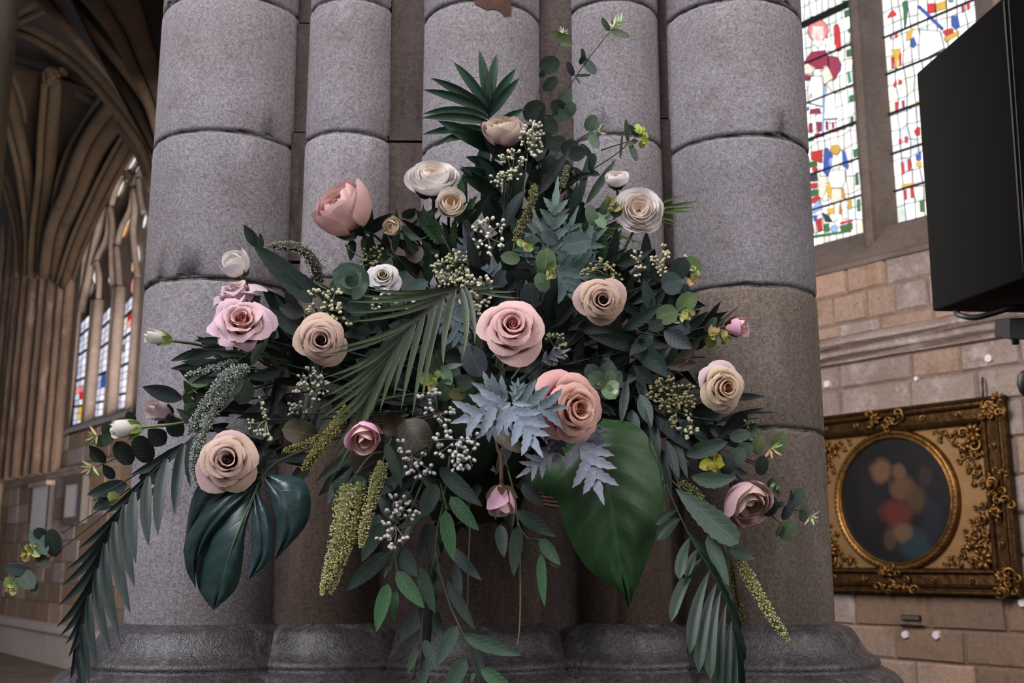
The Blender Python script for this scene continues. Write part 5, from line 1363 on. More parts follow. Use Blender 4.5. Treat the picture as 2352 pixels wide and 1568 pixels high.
sprig('long narrow grey green leaves crossing behind the small white bud on the right', [(1290, 560, 1.87), (1330, 480, 1.86), (1345, 400, 1.86)],
      [(1330, 470, 1350, 360, 18, dict(c=(52, 66, 56))), (1345, 470, 1415, 365, 20, dict(c=(60, 72, 58))), (1355, 395, 1378, 402, 16, dict(c=DG)), (1300, 425, 1370, 400, 16, dict(c=DG, bend=-.2)), (1325, 470, 1300, 425, 20, dict(c=DG)), (1310, 380, 1322, 406, 10, dict(c=DG)), (1340, 480, 1322, 470, 30)], c=(50, 62, 54))

# brown faded leaves in the middle
for lb, P in (('round brown faded leaf left of the yellow tassel tips', ((728, 1000, 1.68), (648, 984, 1.66), 60, (92, 84, 64), 'round')), ('dark brown curled leaf beside the grey berries under the frond', ((930, 965, 1.68), (985, 1040, 1.66), 76, (62, 48, 32), 'round')),
              ('olive brown leaf beneath the silver leaf cluster', ((1135, 990, 1.66), (1212, 1042, 1.64), 58, (80, 70, 50), 'ovate')), ('brown leaf behind the peach heart of the pink rosebud', ((880, 985, 1.70), (925, 960, 1.68), 56, (60, 46, 32), 'round'))):
    tt = thing('faded_leaf', lb, 'leaf', W(*P[0]), 'faded brown leaves')
    leaf(tt, P[0], P[1], P[2], P[3], 'leaf', prof=P[4], roll=.5, bow=.10, wav=.08)
    stemline(tt, [FC, (FC+W(*P[0]))/2+Vector((0, -.01, 0)), W(*P[0])], .0014, 'b')

# ------------------------------------------------------------------ silver felted leaves
t = thing('dusty_miller', 'silver blue cut leaves spreading below the central rose', 'foliage', W(1172, 922, 1.575), 'dusty miller')
stemline(t, [FC, W(1160, 960, 1.68), W(1172, 925, 1.575)], .0024, (110, 116, 120))
for P in (((1172, 928, 1.57), (1034, 972, 1.55), 120, (138, 143, 156)), ((1168, 918, 1.58), (1082, 878, 1.565), 90, (122, 130, 138)), ((1180, 928, 1.57), (1306, 936, 1.55), 120, (116, 126, 134)), ((1176, 932, 1.56), (1248, 1052, 1.53), 110, (134, 141, 156)),
          ((1168, 935, 1.57), (1140, 1000, 1.565), 66, (128, 138, 152)), ((1186, 918, 1.575), (1190, 866, 1.57), 46, (112, 126, 136)), ((1160, 950, 1.60), (1092, 1008, 1.60), 80, (124, 128, 142)), ((1215, 925, 1.60), (1240, 985, 1.60), 46, (106, 114, 124))):
    lobed(t, *P, n=3, seed=int(P[2]))
for P in (((1176, 922, 1.565), (1205, 890, 1.555), 18), ((1176, 925, 1.565), (1222, 930, 1.55), 20), ((1172, 925, 1.565), (1150, 940, 1.555), 16), ((1178, 920, 1.565), (1184, 888, 1.56), 16)):
    leaf(t, P[0], P[1], P[2], (150, 166, 168), 'felt', prof='ovate', serr=.12, fold=.4)
t = thing('dusty_miller', 'silver mauve cut leaf hanging over the big green leaf', 'foliage', W(1335, 1020, 1.60), 'dusty miller')
stemline(t, [FC, W(1300, 985, 1.72), W(1335, 1015, 1.61)], .002, (110, 108, 120))
lobed(t, (1335, 1010, 1.60), (1388, 1160, 1.585), 118, (138, 136, 150), n=3, seed=3)
lobed(t, (1340, 1015, 1.61), (1404, 1022, 1.60), 60, (120, 118, 138), n=2, seed=5)
lobed(t, (1345, 1000, 1.61), (1395, 985, 1.62), 40, (112, 110, 128), n=2, seed=7)
t = thing('dusty_miller', 'silver mauve leaf low between the hanging pink bud and the big leaf', 'foliage', W(1262, 1040, 1.62), 'dusty miller')
stemline(t, [FC, W(1240, 1000, 1.73), W(1268, 1045, 1.63)], .002, (100, 96, 104))
lobed(t, (1270, 1040, 1.62), (1184, 1098, 1.60), 66, (126, 124, 138), n=3, seed=2)
lobed(t, (1268, 1040, 1.63), (1282, 1064, 1.62), 30, (110, 104, 118), n=2, seed=4)
lobed(t, (1278, 985, 1.64), (1276, 1062, 1.64), 60, (78, 72, 82), n=3, seed=6)
t = thing('dusty_miller', 'tall grey green felted leaves rising in the upper middle', 'foliage', W(1265, 620, 1.78), 'dusty miller')
stemline(t, [FC, W(1250, 760, 1.84), W(1268, 620, 1.79)], .0026, (92, 104, 100))
for P in (((1262, 600, 1.78), (1282, 402, 1.77), 96, (104, 118, 114)), ((1262, 620, 1.78), (1222, 470, 1.78), 80, (88, 100, 98)), ((1280, 610, 1.77), (1398, 520, 1.76), 96, (94, 112, 104)), ((1280, 620, 1.77), (1388, 612, 1.76), 100, (80, 98, 94)), ((1278, 610, 1.76), (1322, 696, 1.74), 110, (84, 98, 98)), ((1255, 640, 1.78), (1195, 610, 1.77), 80, (96, 108, 112)),
          ((1270, 610, 1.78), (1330, 470, 1.78), 70, (92, 106, 100)), ((1250, 610, 1.79), (1185, 545, 1.79), 70, (84, 98, 92))):
    lobed(t, *P, n=4, seed=int(P[1][0]))
t = thing('dusty_miller', 'small blue grey felted leaves peeping out behind the grain-like berries', 'foliage', W(1085, 560, 1.82), 'dusty miller')
stemline(t, [FC, W(1100, 700, 1.85), W(1085, 600, 1.82)], .002, (92, 100, 108))
for P in (((1085, 610, 1.82), (1062, 512, 1.81), 60, (104, 110, 122)), ((1085, 600, 1.82), (1048, 556, 1.81), 60, (92, 98, 110)), ((1090, 620, 1.81), (1125, 640, 1.80), 50, (104, 116, 124)), ((1100, 640, 1.81), (1165, 620, 1.80), 70, (112, 122, 130))):
    lobed(t, *P, n=3, seed=int(P[1][0]))
t = thing('dusty_miller', 'grey felted leaf behind the frond left of the central rose', 'foliage', W(1030, 700, 1.72), 'dusty miller')
stemline(t, [FC, W(1060, 800, 1.80), W(1032, 700, 1.73)], .002, (92, 100, 108))
for P in (((1032, 690, 1.71), (1075, 850, 1.69), 80, (92, 104, 108)), ((1035, 690, 1.71), (1090, 760, 1.70), 70, (84, 96, 100)), ((1020, 690, 1.72), (1010, 770, 1.71), 50, (96, 106, 112))):
    lobed(t, *P, n=4, seed=int(P[1][0]))
t = thing('dusty_miller', 'pale silver leaf tips right of the central rose', 'foliage', W(1245, 830, 1.66), 'dusty miller')
stemline(t, [FC, W(1230, 870, 1.74), W(1246, 830, 1.665)], .0018, (110, 112, 124))
lobed(t, (1244, 828, 1.66), (1312, 800, 1.645), 44, (150, 154, 170), n=3, seed=1)
lobed(t, (1170, 790, 1.70), (1130, 820, 1.69), 30, (110, 116, 128), n=2, seed=1)
# ------------------------------------------------------------------ eucalyptus stems: round leaves in pairs, young yellow tips
def euca(label, paths, lfs, tips=(), Y=1.80, sc='k', r=1.7):
    root = thing('eucalyptus_stem', label, 'foliage', W(*paths[0][0]), 'eucalyptus stems')
    for p in paths: stemline(root, pts_px(p), r*p[0][2]/FPX, sc, n=14)
    for k, q in enumerate(lfs):
        o = dict(q[6]) if len(q) > 6 else {}
        gr = sum(q[5])/3*1.04; q = (*q[:5], tuple(v*.72+gr*.28 for v in q[5]))
        yy = o.pop('Y', Y)
        o.setdefault('fold', .12); o.setdefault('bow', .06); o.setdefault('nu', 4)
        leafc(root, q[0], q[1], q[2], q[3], q[4], q[5], 'euca', yy, dY=o.pop('dY', .008), seed=k, **o)
    rt = random.Random(len(lfs)+int(paths[0][0][0]))
    for x, y, s, ang, c in tips:
        fe = c[2] > 125
        for k in range(6 if fe else 5):
            a = ang+((-75, -40, -12, 18, 48, 80) if fe else (-70, 70, 5, -30, 35))[k]+rt.uniform(-12, 12)
            l = s*rt.uniform(.5, .8)*(1 if fe else (1.0, .95, .8, .62, .55)[k])
            wf = .20 if fe else (.80, .78, .62, .5, .5)[k]
            ca, sa = cos(radians(a)), sin(radians(a))
            leafc(root, x+ca*l*.45, y-sa*l*.45, l, l*wf if not fe else s*wf, a, tuple(v*rt.uniform(.82, 1.08) for v in c), 'leaf', Y-.006*k/3, dY=rt.uniform(-.012, .012), prof='ovate' if fe else 'round', name='young_leaf', nv=6, nu=3, fold=.35)
    return root
Y_, YG = (182, 180, 108), (150, 160, 84)
PY = (190, 196, 150)
euca('eucalyptus stem reaching highest at the top right with a pale feathery tip', [[(1235, 420, 1.88), (1250, 300, 1.86), (1330, 165, 1.85), (1400, 74, 1.84)]],
     [(1391, 56, 36, 15, 120, (104, 122, 84), dict(Y=1.835)), (1424, 77, 48, 18, -18, (104, 120, 84), dict(Y=1.835)), (1340, 128, 36, 12, 100, (62, 76, 70)), (1355, 153, 46, 24, -52, (64, 80, 72)), (1336, 138, 22, 12, 70, (58, 70, 64)), (1310, 158, 36, 17, 112, (62, 64, 74)), (1340, 173, 36, 8, 2, (58, 66, 66)), (1326, 182, 26, 6, -60, (58, 66, 62)), (1298, 222, 40, 36, 60, (84, 106, 90)), (1310, 250, 36, 30, 80, (80, 102, 86))],
     [(1408, 62, 44, 50, (206, 210, 166)), (1425, 50, 30, 60, (206, 212, 170))], Y=1.845)
euca('eucalyptus stem with big round leaves left of the highest one', [[(1205, 380, 1.88), (1220, 300, 1.86), (1240, 200, 1.86), (1285, 100, 1.855)]],
     [(1286, 82, 46, 28, 165, (112, 124, 76)), (1300, 100, 34, 14, -8, (110, 124, 78)), (1262, 149, 50, 44, 20, (52, 70, 58)), (1264, 193, 44, 30, 45, (50, 66, 58)), (1245, 170, 18, 14, 60, (60, 76, 66)), (1228, 256, 58, 54, 35, (40, 56, 44)), (1284, 248, 46, 36, 140, (38, 54, 42)), (1290, 265, 40, 30, -20, (44, 62, 50)), (1262, 290, 40, 46, 210, (36, 50, 40)), (1218, 300, 28, 30, 150, (44, 62, 50)), (1252, 325, 44, 44, 20, (44, 58, 50)), (1240, 350, 44, 30, 250, (42, 56, 48))],
     [(1292, 76, 28, 60, (206, 208, 156))], Y=1.85)
euca('eucalyptus stem ending in a yellow green tip above the white ranunculus on the right', [[(1290, 440, 1.88), (1360, 390, 1.86), (1420, 350, 1.85), (1465, 310, 1.84)], [(1380, 345, 1.86), (1420, 332, 1.85), (1460, 320, 1.845)]],
     [(1440, 300, 56, 12, 95, (62, 78, 60), dict(Y=1.84)), (1427, 335, 60, 7, 85, (70, 80, 70)), (1455, 350, 46, 16, -70, (66, 78, 66)), (1455, 300, 36, 14, 130, (74, 92, 66)), (1325, 352, 42, 38, 10, (40, 56, 46)), (1357, 372, 44, 26, 70, (46, 64, 54)), (1345, 345, 40, 18, 130, (66, 92, 76)), (1450, 328, 34, 12, 200, (110, 124, 70))],
     [(1468, 306, 44, 40, (186, 192, 84)), (1474, 322, 32, -20, (172, 180, 84))], Y=1.845)
euca('eucalyptus twig with pale leaves between the two upper white blooms', [[(1270, 430, 1.88), (1300, 350, 1.87), (1345, 310, 1.86), (1370, 295, 1.85)]],
     [(1358, 282, 42, 32, 60, (92, 112, 92)), (1364, 322, 44, 24, -60, (84, 106, 80)), (1310, 340, 44, 42, 30, (48, 62, 58)), (1280, 330, 44, 40, 190, (50, 66, 60)), (1290, 385, 46, 44, 10, (42, 56, 48)), (1262, 378, 46, 40, 80, (44, 58, 52)), (1318, 400, 46, 34, -10, (40, 54, 46))],
     [(1372, 300, 34, 0, (190, 196, 140))], Y=1.855)
euca('eucalyptus sprig with lime leaves and two yellow tips above the central rose', [[(1250, 720, 1.72), (1225, 640, 1.685), (1198, 575, 1.67)], [(1240, 690, 1.70), (1250, 630, 1.665), (1262, 600, 1.66)]],
     [(1172, 592, 46, 32, 170, (112, 142, 104)), (1222, 560, 40, 42, 70, (92, 118, 96)), (1254, 598, 56, 50, 85, (104, 136, 88)), (1245, 648, 48, 36, 115, (112, 142, 102)), (1202, 622, 46, 32, 95, (34, 40, 38)), (1172, 638, 34, 20, 110, (30, 34, 34)), (1236, 566, 24, 18, 60, (40, 36, 40)), (1216, 620, 14, 36, 80, (80, 96, 88)), (1190, 655, 26, 22, 150, (44, 54, 52))],
     [(1202, 566, 36, 60, Y_), (1262, 620, 40, -20, Y_), (1258, 634, 30, -70, Y_)], Y=1.665)
euca('grey blue eucalyptus twig crossing the upper dusty miller to a yellow tip', [[(1272, 586, 1.735), (1320, 535, 1.735), (1362, 505, 1.73), (1402, 474, 1.725)]],
     [(1262, 545, 44, 34, 145, (98, 116, 124)), (1325, 558, 68, 56, 10, (92, 112, 116)), (1358, 494, 52, 28, 105, (108, 138, 98)), (1378, 506, 44, 24, -55, (108, 138, 100)), (1390, 476, 38, 24, 70, (96, 124, 90)), (1416, 484, 30, 32, 20, (84, 112, 84)), (1288, 580, 30, 12, 170, (96, 114, 112))],
     [(1400, 470, 46, 45, Y_), (1398, 480, 28, 10, Y_)], Y=1.725)
euca('eucalyptus stem with net veined leaves and two yellow tips, right of the ivory berries', [[(1470, 790, 1.80), (1530, 740, 1.75), (1570, 690, 1.74), (1585, 620, 1.73)], [(1530, 745, 1.75), (1555, 720, 1.73), (1575, 705, 1.725)]],
     [(1560, 618, 60, 46, 60, (40, 52, 50)), (1586, 612, 52, 52, 80, (104, 128, 74)), (1543, 650, 50, 56, 20, (72, 90, 88)), (1575, 670, 40, 24, 100, (60, 80, 70)), (1577, 694, 56, 44, 45, (104, 128, 72)), (1532, 722, 52, 48, 20, (104, 124, 74)), (1560, 748, 60, 40, -30, (54, 60, 66)), (1508, 748, 40, 30, 200, (44, 62, 54))],
     [(1588, 636, 40, -30, Y_), (1592, 622, 28, 60, Y_), (1565, 722, 40, -50, Y_), (1580, 716, 34, -80, Y_)], Y=1.725)
euca('small eucalyptus tip with bell shaped yellow leaves below the lilac bud on the right', [[(1560, 800, 1.80), (1600, 780, 1.76), (1630, 770, 1.75)]],
     [(1632, 745, 44, 20, 50, (76, 92, 66)), (1640, 775, 40, 18, -30, (96, 112, 70))], [(1630, 770, 50, -10, (164, 160, 84)), (1660, 776, 30, -10, (196, 180, 90))], Y=1.75)
euca('eucalyptus sprig with yellow flowers left of the silver leaves', [[(1060, 920, 1.66), (1030, 870, 1.62), (1005, 840, 1.60)]],
     [(992, 828, 40, 28, 120, (84, 110, 66)), (1025, 862, 50, 28, -65, (76, 98, 66)), (1022, 895, 54, 44, 70, (72, 92, 58)), (1060, 880, 60, 40, 10, (44, 58, 42)), (1012, 858, 40, 8, -50, (96, 114, 90)), (1050, 905, 40, 30, 180, (96, 96, 48)), (1040, 840, 50, 14, 10, (116, 132, 116), dict(prof='lance'))],
     [(995, 876, 50, 240, Y_), (1003, 868, 30, 150, Y_)], Y=1.60)
euca('dull blue round eucalyptus leaves left below the central rose', [[(1140, 900, 1.74), (1105, 840, 1.69), (1080, 790, 1.68)]],
     [(1090, 830, 76, 60, -65, (58, 64, 74)), (1065, 900, 60, 40, 40, (46, 62, 46)), (1150, 865, 48, 16, 70, (64, 76, 58)), (1125, 770, 40, 30, 90, (44, 52, 52)), (1020, 880, 40, 36, 100, (40, 52, 48))], (), Y=1.68)
euca('dark blue round eucalyptus leaf peeking out above the central rose', [[(1200, 800, 1.80), (1215, 720, 1.72), (1215, 690, 1.70)]], [(1222, 678, 60, 58, 100, (60, 68, 76)), (1180, 640, 40, 30, 120, (44, 52, 54)), (1150, 640, 46, 36, 60, (70, 84, 88))], (), Y=1.70)
euca('rosette of blue green eucalyptus leaves beside the half hidden white rose', [[(900, 760, 1.80), (850, 700, 1.74), (812, 650, 1.71)]],
     [(806, 640, 90, 76, 160, (74, 100, 86)), (804, 636, 56, 54, 20, (90, 120, 102), dict(Y=1.69)), (808, 640, 40, 34, 100, (84, 112, 96), dict(Y=1.675)), (805, 642, 20, 22, 40, (60, 84, 72), dict(Y=1.668)), (826, 668, 50, 26, 50, (110, 142, 122), dict(Y=1.685)), (830, 700, 70, 50, 20, (64, 88, 76), dict(Y=1.73)), (775, 655, 40, 30, 200, (62, 86, 74)), (960, 655, 50, 30, 20, (80, 104, 108))], (), Y=1.705)
euca('pale green rosette of eucalyptus right of the salmon rose', [[(1330, 930, 1.74), (1370, 900, 1.66), (1395, 885, 1.63)]],
     [(1362, 858, 50, 40, 120, (72, 94, 80)), (1372, 872, 50, 42, 150, (92, 116, 88), dict(Y=1.62)), (1395, 850, 44, 36, 60, (80, 104, 86)), (1402, 865, 32, 26, 80, (132, 158, 120), dict(Y=1.61)), (1402, 896, 46, 42, -60, (104, 130, 88)), (1408, 885, 30, 26, 20, (150, 172, 132), dict(Y=1.60)), (1400, 890, 18, 14, 130, (164, 184, 148), dict(Y=1.595)), (1412, 896, 20, 14, 280, (156, 178, 140), dict(Y=1.598)), (1380, 880, 20, 10, 190, (120, 140, 112))], (), Y=1.625)
euca('eucalyptus stem with yellow edged leaves right of the big grey green leaves', [[(1600, 1000, 1.78), (1680, 1040, 1.74), (1740, 1060, 1.73), (1772, 1045, 1.72)], [(1690, 1050, 1.74), (1730, 1065, 1.73), (1750, 1072, 1.725)]],
     [(1742, 1020, 46, 32, 70, (104, 120, 70)), (1791, 1015, 48, 40, 60, (96, 116, 66)), (1750, 1068, 48, 30, 80, (44, 54, 44)), (1692, 1050, 54, 40, 50, (70, 88, 76)), (1672, 1070, 44, 34, 60, (52, 70, 60)), (1712, 1030, 40, 30, 20, (66, 84, 72)), (1745, 1055, 30, 12, 30, (92, 110, 84)), (1700, 1000, 50, 30, 15, (80, 98, 80))],
     [(1770, 1030, 44, -40, (206, 196, 140)), (1636, 1062, 46, -80, (196, 190, 70)), (1640, 1048, 30, 60, (176, 170, 70))], Y=1.725)
euca('eucalyptus twig hanging out lowest on the right beside the drooping dusty pink rose', [[(1690, 1090, 1.76), (1730, 1130, 1.74), (1790, 1160, 1.725), (1850, 1175, 1.715)], [(1740, 1150, 1.74), (1775, 1185, 1.725), (1800, 1210, 1.72)]],
     [(1767, 1162, 50, 40, 60, (50, 60, 62)), (1785, 1160, 36, 14, 20, (46, 54, 58)), (1830, 1143, 52, 32, 55, (66, 82, 74)), (1810, 1172, 50, 22, 60, (52, 56, 62)), (1818, 1140, 36, 6, 95, (58, 66, 60)), (1847, 1176, 46, 22, 80, (84, 100, 74)), (1810, 1218, 50, 40, 60, (84, 104, 68)), (1790, 1215, 36, 10, 70, (90, 96, 66))],
     [(1862, 1186, 36, -50, (206, 208, 168)), (1770, 1120, 44, 10, (110, 124, 90))], Y=1.72)
euca('eucalyptus twig hanging farthest out on the left with yellow tips', [[(330, 1105, 1.72), (230, 1190, 1.70), (140, 1260, 1.69), (84, 1305, 1.685)], [(300, 1120, 1.72), (217, 1178, 1.705), (142, 1224, 1.70)]],
     [(122, 1246, 66, 36, 100, (44, 60, 50)), (90, 1245, 66, 34, -60, (70, 92, 78)), (92, 1225, 34, 26, 150, (46, 60, 54)), (100, 1290, 44, 26, -40, (58, 56, 42)), (40, 1308, 60, 26, 172, (50, 62, 58)), (60, 1330, 56, 38, -50, (62, 78, 66)), (78, 1346, 46, 18, -75, (48, 58, 50)), (45, 1340, 44, 22, 200, (120, 130, 84))],
     [(74, 1260, 36, 240, Y_), (80, 1256, 24, 60, Y_), (30, 1348, 40, 190, (176, 176, 110)), (60, 1272, 30, 200, (190, 184, 110))], Y=1.685)
euca('thin eucalyptus shoots with faint yellow tips at the left edge, under the white bud', [[(330, 1020, 1.74), (270, 1050, 1.72), (215, 1075, 1.71)]],
     [(246, 990, 40, 24, 110, (56, 74, 48)), (240, 1010, 50, 30, 20, (58, 76, 50)), (300, 960, 34, 24, 110, (50, 62, 48)), (215, 1050, 30, 14, 130, (80, 96, 64))],
     [(222, 1000, 44, 190, (190, 180, 130)), (212, 1070, 44, 220, (190, 184, 130)), (270, 1150, 40, 200, (150, 156, 90))], Y=1.71)
euca('faint lime leaves left of the silver tassels', [[(520, 900, 1.78), (460, 930, 1.74), (430, 940, 1.73)]], [(440, 940, 40, 30, 150, (96, 116, 70)), (430, 915, 34, 20, 100, (104, 124, 76)), (560, 900, 60, 46, 70, (84, 104, 84)), (545, 870, 50, 40, 30, (76, 96, 78))], (), Y=1.735)
euca('teal leaf pair hiding the stem of the upper yellow tassels', [[(900, 1040, 1.72), (830, 1080, 1.66), (790, 1115, 1.645)]], [(784, 1118, 44, 40, 100, (76, 106, 96)), (822, 1110, 44, 34, 20, (70, 98, 86)), (845, 1100, 40, 30, 60, (60, 84, 72)), (905, 1070, 110, 40, -70, (58, 78, 60), dict(prof='ovate')), (885, 1165, 60, 18, -60, (70, 92, 78), dict(prof='lance'))], (), Y=1.64)

# ------------------------------------------------------------------ berried sprays
CR, GRB, GN = (216, 211, 188), (178, 176, 176), (150, 154, 108)
berries('cream berry spray hanging right beside the blush flower at the top', (1212, 352, 1.80), [(1224, 296, 22, 1.785), (1236, 318, 18, 1.785), (1205, 318, 20, 1.785), (1226, 340, 20, 1.785), (1215, 300, 14, 1.78)], 8, CR, seed=1)
berries('two-tiered cream berry spray under the blush flower at the top', (1170, 415, 1.79), [(1163, 360, 16, 1.78), (1182, 352, 14, 1.775), (1196, 366, 14, 1.775), (1140, 412, 18, 1.775), (1158, 402, 18, 1.77), (1182, 402, 18, 1.78)], 8, CR, seed=2, to=(1150, 560, 1.84))
berries('open white berry spray in the upper middle, left of the upright spike', (1122, 545, 1.77), [(1100, 520, 15, 1.755), (1122, 508, 14, 1.755), (1146, 518, 15, 1.755), (1098, 560, 14, 1.755), (1125, 572, 15, 1.755), (1150, 556, 15, 1.755), (1110, 540, 12, 1.75)], 9, (222, 218, 200), seed=3, single=True)
berries('wide greenish cream berry spray left of the upper middle', (1050, 640, 1.78), [(1010, 620, 22, 1.765), (1035, 590, 22, 1.765), (1062, 605, 24, 1.76), (1085, 590, 16, 1.765), (1025, 645, 24, 1.765), (1065, 640, 24, 1.76), (1005, 600, 14, 1.765)], 8, (194, 192, 156), seed=4)
berries('dense cream berry spray just above the central rose', (1100, 700, 1.70), [(1070, 640, 18, 1.685), (1090, 660, 20, 1.68), (1115, 650, 18, 1.685), (1075, 690, 20, 1.68), (1105, 690, 22, 1.675), (1128, 670, 14, 1.685), (1096, 712, 16, 1.675)], 9, (212, 204, 180), seed=5)
berries('green and cream berry spray above the peach rose on the left', (750, 715, 1.70), [(722, 675, 14, 1.69), (745, 668, 15, 1.685), (770, 672, 15, 1.69), (718, 704, 14, 1.69), (750, 700, 18, 1.68), (775, 715, 18, 1.68), (800, 735, 14, 1.69), (760, 730, 14, 1.68)], 9, (196, 196, 160), seed=6)
berries('white berry spray below the half hidden white rose', (890, 705, 1.75), [(880, 680, 18, 1.74), (905, 690, 14, 1.74), (860, 705, 16, 1.74), (850, 690, 12, 1.74), (945, 705, 12, 1.74)], 8, (214, 212, 206), seed=7)
berries('grey berry spray below the peach rose on the left', (722, 900, 1.66), [(690, 870, 14, 1.65), (712, 858, 15, 1.65), (735, 862, 13, 1.65), (685, 895, 13, 1.65), (715, 890, 18, 1.645), (745, 890, 15, 1.65), (725, 910, 13, 1.645)], 8, (170, 172, 160), seed=8)
berries('slim green grey berry spray left of the brown faded leaf', (612, 965, 1.67), [(598, 920, 10, 1.655), (604, 938, 11, 1.655), (612, 955, 10, 1.655), (575, 972, 12, 1.655), (592, 985, 14, 1.65), (612, 1000, 12, 1.65), (628, 1012, 11, 1.65)], 8, (168, 172, 150), seed=9)
berries('grey berry spray above the brown faded leaf', (690, 950, 1.68), [(670, 930, 13, 1.67), (690, 928, 14, 1.665), (708, 940, 12, 1.67), (675, 948, 12, 1.67)], 8, (160, 160, 146), seed=10)
berries('grey berry spray beside the yellow flowered eucalyptus, left of the silver leaves', (1005, 950, 1.60), [(975, 910, 17, 1.585), (1000, 905, 15, 1.585), (985, 935, 16, 1.58), (1012, 955, 16, 1.58), (1030, 945, 12, 1.585), (1020, 975, 14, 1.58)], 10, GRB, seed=11, single=True, sc=(110, 110, 106))
berries('large grey berry spray under the silver leaf tips', (1050, 1010, 1.58), [(1000, 1012, 18, 1.565), (1030, 1000, 16, 1.56), (1062, 1010, 18, 1.555), (1092, 1012, 18, 1.56), (1050, 1040, 22, 1.55), (1078, 1045, 20, 1.555), (1050, 1068, 18, 1.555), (1085, 1070, 14, 1.56), (1008, 1040, 14, 1.565)], 10, (190, 186, 186), seed=12, single=True, sc=(120, 116, 112))
berries('grey berry spray drooping below the dark brown curled leaf', (945, 1045, 1.60), [(920, 1025, 15, 1.59), (940, 1050, 16, 1.585), (965, 1055, 16, 1.585), (940, 1080, 15, 1.58), (965, 1085, 16, 1.58), (990, 1078, 12, 1.59)], 10, (172, 166, 164), seed=13, single=True, sc=(110, 104, 100))
berries('upper grey berry spray right of the yellow tassels', (915, 1195, 1.61), [(905, 1150, 16, 1.60), (930, 1145, 13, 1.60), (925, 1170, 18, 1.595), (950, 1180, 14, 1.60), (900, 1175, 12, 1.60)], 10, (176, 170, 166), seed=14, single=True, sc=(120, 114, 110), to=(960, 1090, 1.74))
berries('lower grey berry spray hanging right of the yellow tassels', (908, 1208, 1.61), [(885, 1210, 13, 1.60), (880, 1235, 15, 1.595), (905, 1248, 16, 1.59), (930, 1242, 12, 1.60), (895, 1225, 12, 1.595)], 10, (184, 178, 174), seed=15, single=True, sc=(120, 114, 110), to=(950, 1110, 1.74))
berries('small green berry spray right of the central rose', (1275, 800, 1.68), [(1262, 775, 12, 1.67), (1280, 770, 13, 1.67), (1298, 788, 12, 1.67), (1280, 800, 12, 1.665), (1270, 832, 10, 1.67), (1300, 820, 9, 1.67)], 8, (140, 144, 108), seed=16)
berries('olive berry spray above the beige rose right of centre', (1400, 640, 1.72), [(1360, 618, 16, 1.71), (1385, 605, 14, 1.71), (1405, 612, 17, 1.705), (1418, 640, 14, 1.71), (1340, 622, 12, 1.715)], 8, (164, 160, 118), seed=17)
berries('ivory berry spray standing up right of the beige rose', (1500, 640, 1.77), [(1464, 590, 14, 1.76), (1524, 572, 12, 1.76), (1530, 595, 17, 1.755), (1500, 600, 14, 1.76), (1470, 625, 15, 1.755), (1520, 625, 17, 1.755), (1545, 640, 12, 1.76), (1580, 592, 9, 1.765)], 8, (206, 196, 164), seed=18)
berries('big mass of olive berries left of the cream and mauve rose', (1550, 930, 1.73), [(1510, 890, 20, 1.72), (1535, 880, 18, 1.72), (1555, 905, 22, 1.71), (1580, 910, 18, 1.715), (1525, 925, 22, 1.71), (1555, 945, 24, 1.705), (1585, 935, 18, 1.71), (1545, 965, 16, 1.71), (1500, 910, 14, 1.72), (1590, 885, 12, 1.72)], 8, (140, 134, 96), seed=19)
berries('small cream berry spray below the mass of olive berries', (1575, 1000, 1.71), [(1580, 975, 14, 1.70), (1565, 990, 13, 1.70), (1590, 990, 12, 1.70), (1578, 1005, 9, 1.70)], 9, (176, 172, 140), seed=20)
berries('green berry spray behind the blackish oval leaves at the right', (1710, 1010, 1.76), [(1725, 990, 15, 1.755), (1712, 965, 12, 1.755), (1730, 1015, 12, 1.755), (1705, 1000, 12, 1.755), (1735, 975, 10, 1.755)], 8, (150, 146, 110), seed=21)
berries('sparse green berry spray under the dusty pink globe flower', (850, 600, 1.82), [(845, 585, 16, 1.81), (870, 575, 13, 1.81), (830, 610, 12, 1.81), (865, 605, 15, 1.805), (795, 565, 10, 1.81)], 7, (140, 138, 100), seed=22)

# ------------------------------------------------------------------ amaranth tassels
YA, YB = (172, 170, 108), (222, 216, 162)
SA, SB = (142, 149, 136), (202, 207, 198)
tassel('pair of long yellow green tassels hanging left of the bottom centre', [([(800, 1115, 1.63), (785, 1200, 1.61), (762, 1290, 1.605), (738, 1366, 1.61)], 31, 7, 1), ([(830, 1110, 1.64), (810, 1210, 1.62), (782, 1290, 1.615), (758, 1364, 1.62)], 22, 7, 1)], YA, YB, 1, to=(900, 1040, 1.80), size=1.5)
tassel('yellow green tassel hanging right beside the long pair', [([(878, 1062, 1.63), (862, 1120, 1.615), (842, 1190, 1.61), (829, 1258, 1.615)], 19, 9, 1)], YA, YB, 2, to=(930, 1000, 1.80), size=1.3)
tassel('dull yellow tassels drooping out from under the thin palm frond', [([(800, 935, 1.60), (770, 980, 1.585), (730, 1035, 1.58), (694, 1080, 1.585)], 17, 10, 1), ([(735, 1000, 1.66), (710, 1016, 1.65), (680, 1028, 1.65), (650, 1036, 1.655)], 8, 8, 1)], (132, 126, 74), (176, 168, 104), 3, size=1.3)
tassel('upright yellow green spike in the upper middle', [([(1182, 555, 1.75), (1198, 515, 1.74), (1218, 470, 1.735), (1230, 422, 1.74)], 9, 12, 1)], (120, 122, 84), (168, 166, 120), 4, size=1.2)
tassel('short pale spike rising behind the dusty miller leaves', [([(1290, 430, 1.82), (1296, 410, 1.82), (1304, 380, 1.825)], 9, 8, 1)], (130, 134, 100), (176, 174, 136), 5, size=1.2)
